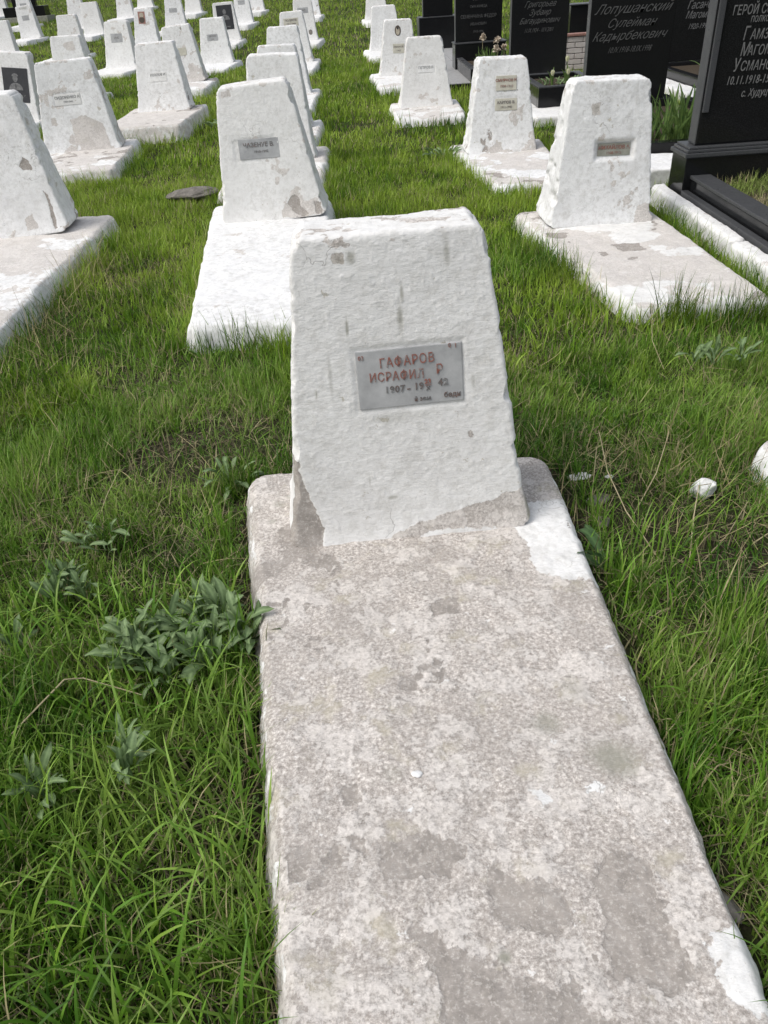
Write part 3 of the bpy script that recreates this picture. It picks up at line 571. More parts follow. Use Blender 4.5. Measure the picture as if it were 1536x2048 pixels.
wk = empty('grave_kerb', (2.1, 4.3, 0), 0, 'long whitewashed concrete kerb along the nearest black granite plot', 'kerb')
def white_kerb(parent, name, x0, x1, y0, y1, z1, cov=.2, sd=1):
    o = obj(name, slab_mesh([(x0, y1), (x1, y1), (x1, y0), (x0, y0)], z1, sd, .02, beige_cov=cov, R=.026, batter=.0, rough=.5), 'white', parent); return o
white_kerb(wk, 'kerb_run', -.065, .035, -1.6, .0, .145, .25, 3); white_kerb(wk, 'kerb_run', -.06, .035, .02, 1.38, .148, .2, 4)
FOOT.append([(2.03, 5.76), (3.4, 5.76), (3.4, 2.6), (2.03, 2.6)]); EDGE.append(([(2.03, 5.6), (2.14, 5.6), (2.14, 2.7), (2.03, 2.7)], 4))

m2 = empty('granite_monument', (2.8, 9.05, 0), 0, 'tall black granite stele with slanted script lettering behind the recessed-inscription grave', 'monument', GM)
def P2(name, m, x0, x1, y0, y1, z0, z1, **k): return box(name, m, m2, x0 - 2.8, x1 - 2.8, y0 - 9.05, y1 - 9.05, z0, z1, **k)
st = P2('stele', 'granite', 2.39, 3.24, 9.0, 9.12, .225, 1.65, bev=.008); me = st.data; me.materials.append(M['granlit'])
for p in me.polygons:
    if abs(p.normal.x) > .5 or p.normal.z > .5: p.material_index = 1  # sky sheen painted on sides and top by the paler granite
P2('plinth', 'granite', 2.33, 3.34, 8.92, 9.22, .06, .222, bev=.005)
for bd, xx, zz, sz, sxx in (('Лопушанский', 2.80, 1.03, .115, 1.2), ('Сулейман', 2.80, .91, .105, 1.15), ('Кадырбекович', 2.79, .80, .110, 1.15), ('10.IV.1918-18.IX.1998', 2.81, .68, .075, .8)):
    letter(m2, bd, xx - 2.8, 8.996 - 9.05, zz, sz, 'faint', shear=.62, bold=-.0006, sx=sxx * .82)
P2('kerb', 'granite', 2.2, 3.5, 6.70, 6.80, .10, .22, bev=.005); P2('kerb', 'granite', 3.4, 3.5, 6.802, 8.9, .10, .22, bev=.005); P2('kerb', 'granite', 2.2, 2.3, 6.802, 8.9, .10, .22, bev=.005)
P2('plot_soil', 'soil', 2.302, 3.398, 6.802, 8.91, .02, .15, bev=0)
wk2 = empty('grave_kerb', (2.8, 6.4, 0), 0, 'wide whitewashed concrete kerb in front of the leafy granite plot', 'kerb')
white_kerb(wk2, 'kerb_run', -.68, .75, -.28, .26, .15, .1, 7)
FOOT.append([(2.1, 9.25), (3.55, 9.25), (3.55, 6.1), (2.1, 6.1)])

m3 = empty('granite_monument', (2.46, 11.8, 0), 0, 'black granite stele with script lettering above the tulip planter', 'monument', GM)
def P3_(name, m, x0, x1, y0, y1, z0, z1, **k): return box(name, m, m3, x0 - 2.46, x1 - 2.46, y0 - 11.8, y1 - 11.8, z0, z1, **k)
st = P3_('stele', 'granite', 2.10, 2.85, 11.8, 11.93, .205, 1.7, bev=.008); me = st.data; me.materials.append(M['granlit'])
for p in me.polygons:
    if abs(p.normal.x) > .5 or p.normal.z > .5: p.material_index = 1  # paler granite paints the sky's reflection on sides and top
P3_('plinth', 'granite', 2.04, 2.92, 11.72, 12.0, .06, .203, bev=.005)
for bd, zz, sz in (('Григорьев', 1.0, .12), ('Зубаир', .91, .12), ('Багаудинович', .82, .115), ('11.IX.1924 - 10.V.2001', .715, .085)):
    letter(m3, bd, 0, -.004, zz, sz * .78, 'faint', shear=.62, bold=-.0006, sx=.85 if len(bd) < 20 else .62)
pl3 = empty('flower_planter', (2.4, 10.2, 0), 0, 'low black granite planter with white tulips in front of a script-lettered stele', 'planter')
for x0, x1, y0, y1 in ((2.03, 2.77, 9.55, 9.63), (2.03, 2.11, 9.632, 10.78), (2.69, 2.77, 9.632, 10.78), (2.112, 2.688, 10.70, 10.78)):
    box('planter_side', 'granite', pl3, x0 - 2.4, x1 - 2.4, y0 - 10.2, y1 - 10.2, .122, .315, bev=.005)
    box('planter_rim', 'granlit', pl3, x0 - 2.4 - .001, x1 - 2.4 + .001, y0 - 10.2 - .001, y1 - 10.2 + .001, .317, .330, bev=.004)
box('planter_soil', 'soil', pl3, 2.112 - 2.4, 2.688 - 2.4, 9.632 - 10.2, 10.698 - 10.2, .122, .28, bev=0)
wk3 = empty('grave_kerb', (2.42, 10.4, 0), 0, 'whitewashed concrete base under the tulip planter', 'kerb')
white_kerb(wk3, 'kerb_slab', -.54, .52, -1.45, 1.65, .12, .1, 9)
FOOT.append([(1.87, 12.1), (2.96, 12.1), (2.96, 8.93), (1.87, 8.93)])

m4 = empty('granite_monument', (2.0, 14.2, 0), 0, 'black granite monument with several lines of block lettering above the dried flowers', 'monument', GM)
def P4(name, m, x0, x1, y0, y1, z0, z1, **k): return box(name, m, m4, x0 - 2.0, x1 - 2.0, y0 - 14.2, y1 - 14.2, z0, z1, **k)
P4('plinth', 'granite', 1.62, 2.42, 14.0, 14.4, .112, .45, bev=.005); P4('plinth_rim', 'granlit', 1.61, 2.43, 13.99, 14.41, .452, .468, bev=.004)
st = P4('stele', 'granite', 1.64, 2.37, 14.13, 14.27, .47, 1.9, bev=.008); me = st.data; me.materials.append(M['granlit'])
for p in me.polygons:
    if abs(p.normal.x) > .5: p.material_index = 1  # only the sides take the painted sky reflection here
for bd, zz, sz in (('СЕЛИМ', 1.03, .085), ('СЫН АХМЕДА', .93, .06), ('СЕМЕНЧИНА ФЕДОР', .80, .085), ('ИВАНОВИЧ', .70, .07), ('1915-1996', .60, .06)): letter(m4, bd, 0, -.074, zz, sz * .75, 'faint', sx=.85)
pl4 = empty('flower_planter', (2.02, 13.1, 0), 0, 'low granite planter with dried pinkish flowers beside the light grey paving', 'planter')
for x0, x1, y0, y1 in ((1.64, 2.42, 12.3, 12.39), (1.64, 1.73, 12.392, 13.98), (2.33, 2.42, 12.392, 13.98)):
    box('planter_side', 'granite', pl4, x0 - 2.02, x1 - 2.02, y0 - 13.1, y1 - 13.1, .112, .26, bev=.005); box('planter_rim', 'granlit', pl4, x0 - 2.021, x1 - 2.019, y0 - 13.101, y1 - 13.099, .262, .275, bev=.004)
box('planter_soil', 'soil', pl4, 1.732 - 2.02, 2.328 - 2.02, 12.392 - 13.1, 13.98 - 13.1, .112, .22, bev=0)
pv = empty('paving', (1.9, 15.5, 0)); pv['kind'] = 'structure'
for i in range(4):
    for j in range(3):
        box('paving_slab', 'paving', pv, -.6 + j * .44, -.6 + j * .44 + .432, -3.2 + i * 1.6, -3.2 + i * 1.6 + 1.592, .03, .11, bev=.005)
box('paving_edge', 'granite', pv, -.61, .72, -3.26, -3.202, .0, .105, bev=.004)
FOOT.append([(1.28, 18.9), (2.65, 18.9), (2.65, 12.2), (1.28, 12.2)])
m5 = empty('granite_monument', (1.75, 18.1, 0), 0, 'blank blue-black granite monument on a broad plinth, farthest of the right-hand row', 'monument', GM)
def P5(name, m, x0, x1, y0, y1, z0, z1, **k): return box(name, m, m5, x0 - 1.75, x1 - 1.75, y0 - 18.1, y1 - 18.1, z0, z1, **k)
P5('plinth', 'granite', 1.37, 2.12, 17.9, 18.4, .112, .64, bev=.006); P5('plinth_rim', 'granlit', 1.36, 2.13, 17.89, 18.41, .642, .655, bev=.004); P5('stele', 'granite', 1.46, 2.04, 18.02, 18.2, .657, 1.95, bev=.008)
P5('sky_lit_side', 'granlit', 1.448, 1.459, 18.02, 18.2, .657, 1.95, bev=.002); P5('sky_lit_side', 'granlit', 1.352, 1.369, 17.89, 18.41, .112, .64, bev=.002)  # thin pale strips added to paint sky reflection on the left sides
FOOT.append([(1.3, 18.5), (2.2, 18.5), (2.2, 17.8), (1.3, 17.8)])
m6 = empty('granite_monument', (4.7, 12.05, 0), 0, 'dark granite stele half hidden between the script stele and the nearest monument', 'monument', GM)
def P6(name, m, x0, x1, y0, y1, z0, z1, **k): return box(name, m, m6, x0 - 4.7, x1 - 4.7, y0 - 12.05, y1 - 12.05, z0, z1, **k)
P6('stele', 'granite', 4.27, 5.1, 12.0, 12.13, .225, 1.6, bev=.008); P6('plinth', 'granite', 4.2, 5.2, 11.9, 12.25, .06, .222, bev=.005)
for bd, zz, sz in (('Гасанов', .86, .13), ('Магомед', .75, .12), ('1920-1999', .62, .09)): letter(m6, bd, -.05, -.054, zz, sz, 'etch', shear=.4, sx=.72)
P6('kerb', 'granite', 3.98, 4.08, 9.3, 11.88, .10, .25, bev=.005); P6('kerb', 'granite', 4.082, 5.1, 9.3, 9.4, .10, .25, bev=.005); P6('plot_soil', 'soil', 4.082, 5.1, 9.402, 11.88, .02, .18, bev=0)
wk6 = empty('grave_kerb', (3.85, 10.3, 0), 0, 'whitewashed kerb beside the half hidden dark stele', 'kerb'); white_kerb(wk6, 'kerb_run', -.13, .12, -1.15, 1.9, .15, .1, 12)
FOOT.append([(3.7, 12.3), (5.3, 12.3), (5.3, 9.1), (3.7, 9.1)])
# pale brick wall and dark plinth between the steles
bw = empty('brick_wall', (3.55, 13.3, 0), 0, 'low wall of pale pinkish bricks seen between two black steles', 'wall')
for r_ in range(7):
    for c_ in range(5):
        x0 = -.56 + c_ * .225 + (.11 if r_ % 2 else 0); me = box_mesh('brick', x0, x0 + .217, -.06, .06, .005 + r_ * .072, .005 + r_ * .072 + .064, .006); obj('brick', me, 'pinkbrick', bw)
box('coping', 'rust', bw, -.6, .72, -.08, .08, .511, .545, bev=.006)
m7 = empty('granite_monument', (4.2, 15.0, 0), 0, 'black granite plinth above the pale brick wall, far right row', 'monument', GM)
box('plinth', 'granite', m7, -.6, .7, -.2, .2, .0, .82, bev=.006); box('plinth_rim', 'granlit', m7, -.62, .72, -.22, .22, .822, .84, bev=.005); box('stele', 'granite', m7, -.1, .6, -.07, .07, .842, 1.9, bev=.006)
m8 = empty('granite_monument', (-12.6, 36.5, gzf(36.5)), 0, 'distant black granite monument on a grey base at the far left', 'monument')
box('base', 'kerb', m8, -.9, .9, -.5, .5, -.1, .22, bev=.01); box('plinth', 'granite', m8, -.8, .8, -.3, .3, .222, .55, bev=.008); box('stele', 'granite', m8, -.45, .45, -.1, .1, .552, 1.8, bev=.01)
m9 = empty('granite_monument', (-13.4, 32.6, gzf(32.6)), 0, 'narrow dark upright stone behind the pale bluish one in the top left corner', 'monument')
box('stele', 'granite', m9, -.2, .16, -.1, .1, .1, 1.5, bev=.01); box('plinth', 'granite', m9, -.3, .3, -.2, .2, -.05, .098, bev=.008)

# ------------------------------------------------------------------ small things on the ground
def lump_mesh(name, dims, seed, sub=3, rough=.35, flat=False):
    bm = bmesh.new(); bmesh.ops.create_icosphere(bm, subdivisions=sub, radius=.5)
    P = np.array([v.co[:] for v in bm.verts]); n = fbm(P, 2.1, 4, seed); n2 = np.round(fbm(P, 1.3, 2, seed + 3) * 4) / 4
    for v, a, b in zip(bm.verts, n, n2): v.co *= 1 + rough * a + rough * .6 * b; v.co = Vector((v.co.x * dims[0], v.co.y * dims[1], v.co.z * dims[2]))
    me = bpy.data.meshes.new(name); bm.to_mesh(me); bm.free()
    for a in ('conc', 'beige', 'stain'): me.attributes.new(a, 'FLOAT', 'POINT')
    return me
def lump(name, m, loc, dims, label, cat, seed, rot=(0, 0, 0), **k):
    o = obj(name, lump_mesh(name, dims, seed, **k), m, None, loc, rot); return tag(o, label, cat)
lump('plaster_chunk', 'white', (1.035, 2.04, .062), (.060, .05, .07), 'white plaster chunk lying in the grass right of the nearest grave', 'rubble', 5, (.3, .4, .2), sub=2, rough=.7)
lump('plaster_chip', 'white', (.675, 2.18, .055), (.07, .03, .012), 'flat white plaster chip in the bare soil beside the nearest slab', 'rubble', 9, (.1, -.1, .1), sub=2, rough=.8)
lump('plaster_chip', 'white', (.77, 2.17, .050), (.026, .02, .010), 'tiny white plaster chip right of the flat one', 'rubble', 10)
lump('plaster_flake', 'white', (.031, .986, .138), (.022, .016, .007), 'small loose paint flake lying on the nearest slab', 'rubble', 12)
lump('grey_stone', 'conc', (.575, .72, .05), (.075, .04, .03), 'pitted grey stone fragment against the right side of the nearest slab', 'rubble', 14, (0, 0, -.9))
lump('grey_stone', 'conc', (.70, 2.05, .045), (.075, .05, .02), 'dark flat stone piece at the rear right corner of the nearest slab', 'rubble', 15, (0, 0, .5))
lump('grey_stone', 'conc', (.68, 1.93, .042), (.06, .05, .02), 'small dark stone piece nearer the rear right of the nearest slab', 'rubble', 16, (0, 0, 1.1))
stp = empty('broken_post', (-1.40, 6.70, .0), .12, 'weathered dark concrete fragment lying tilted in the grass left of the bright white grave', 'rubble')
obj('concrete_cap', lump_mesh('concrete_cap', (.42, .22, .085), 31, rough=.34), 'conc', stp, (0, 0, .085), (0, -.06, 0)); obj('support', lump_mesh('support', (.12, .12, .16), 33, rough=.2), 'conc', stp, (.13, .0, .02))

# leaves
def leaf_mesh(name, L, Wd, seed, bend=.8, fold=.25, nseg=7, shape=1.0, wav=.08, tilt=.9):
    """lanceolate leaf from origin along +X rising then arching over"""
    rr = np.random.default_rng(seed); V = []; x = z = 0.0; a = tilt
    for i in range(nseg + 1):
        t = i / nseg; w = Wd * (math.sin(pi * min(1, (t * .92 + .06)) ** shape) ** .8) * .5 + .002 * (t < .2)
        if i == nseg: w = .0005
        wv = wav * Wd * rr.uniform(-1, 1)
        for s in (-1, -.5, 0, .5, 1): V.append((x - abs(s) * fold * w * sin(a) * -.3, s * w * (1 + rr.uniform(-.12, .12) * abs(s)), z + abs(s) * fold * w + wv * s))
        x += L / nseg * cos(a); z += L / nseg * sin(a); a -= bend * 2 / nseg * (.5 + t)
    q = [(i * 5 + j, (i + 1) * 5 + j, (i + 1) * 5 + j + 1, i * 5 + j + 1) for i in range(nseg) for j in range(4)]
    return mesh_np(name, V, quads=q, attrs=dict(rib=np.tile([0, 0, 1.0, 0, 0], nseg + 1)))
LEAF = [leaf_mesh('leaf', .100, .0195, s, bend=b, tilt=tl, shape=1.5, wav=.14, nseg=8) for s, b, tl in ((1, .75, 1.0), (2, 1.0, 1.15), (3, .55, .75), (4, 1.2, 1.2), (5, .35, 1.25))]
DOCK = [leaf_mesh('leaf', .19, .042, s, bend=b, tilt=tl, shape=1.2, nseg=9, wav=.16) for s, b, tl in ((11, .8, .7), (12, 1.1, .9), (13, .5, .55))]
STRAP = [leaf_mesh('leaf', .42, .032, s, bend=b, tilt=1.45, shape=.8, nseg=9, fold=.5, wav=.02) for s, b in ((21, .25), (22, .6), (23, .12))]
def plant(name, loc, n, label, kind, spread=.06, scale=1.0, m='weed', seed=1, cat='weed', grp=None, up=.0, crowns=0):
    rr = random.Random(seed); g = empty(name, (loc[0], loc[1], loc[2] if len(loc) > 2 else 0), 0, label, cat, grp)
    for me in kind:
        if not me.materials: me.materials.append(M[m])
    cr = []
    for i in range(crowns): a = rr.uniform(0, 2 * pi); r_ = spread * rr.random() ** .5; cr.append((r_ * cos(a), r_ * sin(a) * .75, rr.uniform(0, .03)))
    for i in range(n):
        a = rr.uniform(0, 2 * pi)
        if cr: c = cr[i % crowns]; q = rr.uniform(.002, .022); pos = (c[0] + q * cos(a), c[1] + q * sin(a), c[2] + rr.uniform(-.01, .02))
        else: r_ = spread * rr.random() ** .6; pos = (r_ * cos(a), r_ * sin(a) * .8, rr.uniform(0, .03) * (1 - r_ / spread * .5))
        o = obj('leaf', rr.choice(kind), m, g, pos)
        o.rotation_euler = (rr.uniform(-.5, .5), rr.uniform(-.45, .5) - up, a + rr.uniform(-.7, .7)); s = scale * rr.uniform(.6, 1.15); o.scale = (s, s * rr.uniform(.85, 1.25), s)
    return g
WG = 'broad-leaved weeds growing in the grass'
plant('rosette_weed', (-.53, 1.48, .055), 210, 'large grey-green leafy weed against the left side of the nearest slab', LEAF, .17, 1.05, 'weed', 3, grp=WG, crowns=17, up=.15)
plant('rosette_weed', (-.97, 1.74, .06), 60, 'pale grey-green weed at the left edge level with the large one', LEAF, .13, .75, 'weed', 4, grp=WG, up=.45, crowns=7)
plant('rosette_weed', (-.70, 1.10, .075), 40, 'leafy weed in the tall grass below the large one', LEAF, .13, .85, 'weed', 5, grp=WG, up=.35, crowns=4)
plant('rosette_weed', (-.535, 2.30, .05), 16, 'dark weed by the rear left corner of the nearest slab', LEAF, .07, .9, 'dock', 6, grp=WG)
plant('rosette_weed', (1.44, 2.90, .08), 26, 'grey-green weed at the right edge below the pinkish slab', LEAF, .13, .95, 'weed', 7, grp=WG, crowns=5, up=.2)
plant('rosette_weed', (.76, 7.65, .05), 24, 'dark leafy clump in the aisle left of the twin-plate grave', LEAF, .12, 1.3, 'dock', 8, grp=WG)
plant('rosette_weed', (-1.62, 10.3, .05), 18, 'dark leafy clump beside the layered beige slab', LEAF, .14, 1.5, 'dock', 9, grp=WG)
plant('dock_weed', (.635, 1.70, .04), 8, 'long-leaved dock plant against the right side of the nearest slab', DOCK, .03, .75, 'dock', 10, grp=WG)
plant('rosette_weed', (-.86, 1.95, .05), 22, 'small weed hidden in the grass above the pale one at the left', LEAF, .09, .8, 'weed', 17, grp=WG, crowns=4, up=.2)
plant('rosette_weed', (-1.02, 1.48, .05), 18, 'weed sprig at the left edge above the long bent straw stalk', LEAF, .07, .85, 'dock', 18, grp=WG, crowns=3, up=.2)
plant('iris_plant', (2.74, 7.15, .14), 120, 'tall clump of strap leaves in the granite plot behind the nearest monument', STRAP, .36, .95, 'strap', 12, 'plant')
plant('iris_plant', (4.45, 10.3, .18), 30, 'grassy leaves in the plot of the half hidden dark stele', STRAP, .25, .8, 'strap', 13, 'plant')
for me in (plant('bedding_plant', (2.24, 10.0, .28), 40, 'low leafy bedding plants in the tulip planter', LEAF, .2, 1.0, 'weed', 14, 'plant'),): pass
plant('bedding_plant', (2.55, 10.1, .28), 40, 'low leafy bedding plants at the right of the tulip planter', LEAF, .18, 1.0, 'weed', 15, 'plant')
plant('bedding_plant', (2.05, 13.0, .22), 60, 'grassy leaves in the planter with the dried flowers', STRAP, .28, .62, 'strap', 16, 'plant')
def tube(pts, r0, r1, n=6):
    P = [Vector(p) for p in pts]; V = []; Q = []
    for i, p in enumerate(P):
        d = (P[min(i + 1, len(P) - 1)] - P[max(i - 1, 0)]).normalized(); a = d.orthogonal().normalized(); b = d.cross(a); r = r0 + (r1 - r0) * i / (len(P) - 1)
        for k in range(n): V.append(p + (a * cos(2 * pi * k / n) + b * sin(2 * pi * k / n)) * r)
    for i in range(len(P) - 1):
        for k in range(n): Q.append((i * n + k, i * n + (k + 1) % n, (i + 1) * n + (k + 1) % n, (i + 1) * n + k))
    return mesh_np('stem', [tuple(v) for v in V], quads=Q)
PET = leaf_mesh('petal', .06, .034, 31, bend=-.15, tilt=1.4, shape=.9, fold=.5, nseg=5, wav=.02); PET2 = leaf_mesh('petal', .035, .02, 32, bend=.6, tilt=.9, fold=.4, nseg=4)
def tulip(x, y, z, h, label):
    g = empty('tulip', (x, y, z), 0, label, 'flower', 'white tulips in the granite planter'); obj('stem', tube([(0, 0, 0), (.006, 0, h * .5), (0, .004, h)], .005, .004), 'strap', g)
    for k in range(6): o = obj('petal', PET, 'petal', g, (.008 * cos(k * pi / 3), .008 * sin(k * pi / 3), h - .005), (0, 0, k * pi / 3))
    for k in range(2): o = obj('leaf', STRAP[k], 'strap', g, (0, 0, .0), (0, 0, 1.2 + k * 2.6)); o.scale = (.5, .9, .5)
tulip(2.42, 9.95, .28, .24, 'tallest open white tulip in the planter'); tulip(2.24, 9.85, .28, .12, 'short white tulip bud at the left of the planter'); tulip(2.40, 9.78, .28, .13, 'short white tulip bud below the tallest one')
def dflower(x, y, z, h, m, label):
    g = empty('dried_flower', (x, y, z), 0, label, 'flower', 'dried flowers in the granite planter'); obj('stem', tube([(0, 0, 0), (.01, .01, h * .5), (0, 0, h)], .004, .003), 'stalk', g); rr = random.Random(int(h * 999))
    for k in range(26):
        o = obj('petal', PET2 if m == 'dryflower' else PET2.copy(), None, g, (0, 0, h + rr.uniform(-.02, .02)), (rr.uniform(-1, 1), rr.uniform(-1.1, .9), rr.uniform(0, 6.28))); o.scale = (1.9, 1.9, 1.9)
        if not o.data.materials: o.data.materials.append(M[m])
dflower(1.93, 13.2, .22, .34, 'dryflower', 'left dried cream flower head in the planter'); dflower(2.12, 13.0, .22, .32, 'dryflower', 'large dried cream flower head in the middle of the planter')
dflower(2.19, 12.85, .22, .23, 'dryflower', 'lower dried cream flower head at the right of the planter'); dflower(2.08, 12.8, .22, .22, 'orange', 'faded orange flower head below the cream ones')

# single dry stalks
SG = 'single dry straw stalks standing or lying in the grass'
def stalk(pts, label, r=.0022): return tag(obj('dry_stalk', tube(pts, r, r * .6, 5), 'stalk'), label, 'stalk', SG)
stalk([(-1.02, 1.03, .06), (-.90, 1.17, .11), (-.80, 1.32, .14), (-.76, 1.33, .13), (-.62, 1.30, .09)], 'long bent straw stalk entering at the left edge below the large weed', .0026)
stalk([(.665, 2.0, .0), (.668, 2.02, .12), (.672, 2.04, .25)], 'short upright dry stalk at the rear right corner of the nearest slab')
stalk([(.80, 1.75, .03), (.74, 1.90, .10), (.715, 2.04, .16), (.71, 2.15, .24)], 'leaning dry stalk just right of the short upright one')
stalk([(.78, 1.95, .03), (.90, 2.10, .10), (.97, 2.22, .18)], 'dry stalk slanting up to the right beside the plaster chips')
stalk([(.88, 1.72, .04), (.93, 1.85, .10), (.99, 1.98, .12), (1.06, 2.03, .09)], 'arched dry stalk left of the white plaster chunk')
stalk([(.90, 1.70, .03), (1.02, 1.80, .06), (1.13, 1.93, .08)], 'dry stalk lying low below the white plaster chunk')
stalk([(1.24, 2.98, .02), (1.20, 3.08, .13), (1.19, 3.12, .28)], 'tall thin dry stalk in front of the pinkish slab')
stalk([(-.97, 2.10, .02), (-.93, 2.2, .10), (-.90, 2.3, .14)], 'pale dry stalk in the grass at the left', .0018)

# ------------------------------------------------------------------ grass
def in_any(P, polys, grow=0):
    r = np.zeros(len(P), bool)
    for q in polys: r |= sdpoly(P, q) < grow
    return r
def hz(xy):
    return gz(np.minimum(xy[:, 1], 46)) + fbm(np.stack([xy[:, 0], xy[:, 1], xy[:, 0] * 0], 1), .9, 3, 1) * .018 + .022
def blades(xy, h, w, th0, bend, az, col, nseg, z=None):
    n = len(xy); base = np.stack([xy[:, 0], xy[:, 1], hz(xy) if z is None else z], 1); d = np.stack([np.cos(az), np.sin(az), az * 0], 1); up = np.array([0, 0, 1.])
    sd = np.stack([-np.sin(az), np.cos(az), az * 0], 1); tw = RNG.uniform(-.9, .9, n); sd = sd * np.cos(tw)[:, None] + d * np.sin(tw)[:, None]
    V = np.zeros((n, nseg * 2 + 1, 3), np.float32); c = base.copy(); a = th0.copy()
    for i in range(nseg + 1):
        t = i / nseg; ww = (w * (1 - t ** 1.8) * (.75 + .5 * t))[:, None]
        if i < nseg: V[:, 2 * i] = c - sd * ww / 2; V[:, 2 * i + 1] = c + sd * ww / 2
        else: V[:, 2 * i] = c
        c = c + (d * np.sin(a)[:, None] + up * np.cos(a)[:, None]) * (h / nseg)[:, None]; a = a + bend / nseg * (.5 + t)
    k = nseg * 2 + 1; o = (np.arange(n) * k)[:, None]; Q = [np.concatenate([o + 2 * i, o + 2 * i + 1, o + 2 * i + 3, o + 2 * i + 2], 1) for i in range(nseg - 1)]
    T_ = np.concatenate([o + k - 3, o + k - 2, o + k - 1], 1)
    C = np.repeat(col[:, None, :], k, 1); tp = (RNG.random(n) < .16)[:, None] * RNG.uniform(.3, .9, (n, 1)); C[:, -1] = C[:, -1] * (1 - tp) + STRAW * tp
    if nseg > 2: C[:, -3] = C[:, -3] * (1 - tp * .5) + STRAW * tp * .5; C[:, -2] = C[:, -3]
    return V.reshape(-1, 3), (np.concatenate(Q) if Q else np.zeros((0, 4), int)), T_, C.reshape(-1, 3)
def xlim(y, marg): return .52 * (.817 * y + .865) + marg
def scatter(y0, y1, dens, marg):
    n = int(2 * xlim(y1, marg) * (y1 - y0) * dens); P = np.stack([RNG.uniform(-1, 1, n) * xlim(y1, marg), RNG.uniform(y0, y1, n)], 1)
    return P[(np.abs(P[:, 0]) < xlim(P[:, 1], marg)) & ((np.abs(P[:, 0]) < xlim(P[:, 1], .12)) | (RNG.random(len(P)) < .5))]
def palette(P, n):
    a = fbm(np.stack([P[:, 0], P[:, 1], P[:, 0] * 0], 1), 1.6, 3, 8); b = fbm(np.stack([P[:, 0], P[:, 1], P[:, 0] * 0], 1), 6, 3, 9)
    t = np.clip(.5 + a * 1.2 + b * .8 + RNG.normal(0, .24, n), 0, 1)[:, None]
    def three(d, m, l): return np.where(t < .5, d + (m - d) * t * 2, m + (l - m) * (t - .5) * 2)
    turf = three(np.array([.072, .150, .014]), np.array([.185, .305, .020]), np.array([.300, .410, .055]))          # fine spring turf
    coarse_ = three(np.array([.038, .108, .012]), np.array([.104, .232, .022]), np.array([.205, .335, .062]))       # taller, darker meadow grass near the camera
    k = np.clip(sstep(5.2, 2.6, P[:, 1] + fbm(np.stack([P[:, 0], P[:, 1], P[:, 0] * 0], 1), 1.3, 3, 71) * 2.6) * .9 + RNG.normal(0, .18, n), 0, 1)[:, None]
    return (turf * (1 - k) + coarse_ * k) * RNG.uniform(.72, 1.28, (n, 1))
STRAW = np.array([.40, .35, .20])
def bare(P):   # patches of bare soil and thin grass
    n = fbm(np.stack([P[:, 0], P[:, 1], P[:, 0] * 0], 1), 2.1, 4, 15)
    for (x, y, r, a) in ((-.42, .95, .22, .5), (.66, 1.98, .22, 1.0), (.88, 2.12, .36, .62), (1.1, 1.75, .3, .4), (-.42, 1.1, .1, .6), (-.75, 2.5, .2, .4), (-1.1, 2.2, .2, .4), (.60, .75, .18, .75), (.72, 1.35, .2, .35), (-1.9, 3.9, .3, .5), (-.95, 4.0, .12, .6), (-.35, .55, .1, .5), (-.55, 2.6, .25, .3), (1.3, 2.2, .25, .3), (.9, 1.0, .2, .3)):
        n = n + a * sstep(r * 1.5, r * .4, np.hypot(P[:, 0] - x, P[:, 1] - y))
    return n + .55 * sstep(.085, .02, sdpoly(P, A1S)) * (fbm(np.stack([P[:, 0], P[:, 1], P[:, 0] * 0], 1), 5, 2, 91) > -.1)
PARTS = []; DRY = []
def add(store, P, h, w, th, bend, az, col, nseg, z=None): store.append(blades(P, h, w, th, bend, az, col, nseg, z))
def field(y0, y1, dens, marg, hm, wm, nseg, keep=.5):
    P = scatter(y0, y1, dens, marg); P = P[~in_any(P, FOOT, .004)]; bn = bare(P); P = P[RNG.random(len(P)) > sstep(.42, .85, bn) * .88]; n = len(P)
    cl = fbm(np.stack([P[:, 0], P[:, 1], P[:, 0] * 0], 1), 2.6, 3, 12); cl2 = fbm(np.stack([P[:, 0], P[:, 1], P[:, 0] * 0], 1), 7, 2, 13)
    h = hm * np.clip(1 + cl * 1.1 + cl2 * .6, .35, 2.2) * RNG.uniform(.5, 1.35, n); az0 = fbm(np.stack([P[:, 0], P[:, 1], P[:, 0] * 0], 1), 3.5, 2, 14) * 7
    az = az0 * .6 + RNG.normal(0, 1.9, n); th = np.abs(RNG.normal(.42, .4, n)); bend = RNG.normal(.6, .6, n)
    col = palette(P, n); dr = RNG.random(n) < .035 + .10 * sstep(-.05, .4, bare(P)); col[dr] = STRAW * RNG.uniform(.6, 1.2, (dr.sum(), 1))
    add(PARTS, P, h, wm * RNG.uniform(.6, 1.4, n), th, bend, az, col, nseg)
field(-.05, 1.5, 17000, 1.1, .094, .0050, 3); field(1.5, 3.2, 15500, 1.1, .062, .0046, 3); field(3.2, 8, 5000, 1.0, .060, .0064, 2)
field(8, 18, 1150, 1, .070, .012, 2); field(18, 46, 170, 1.5, .085, .032, 1)
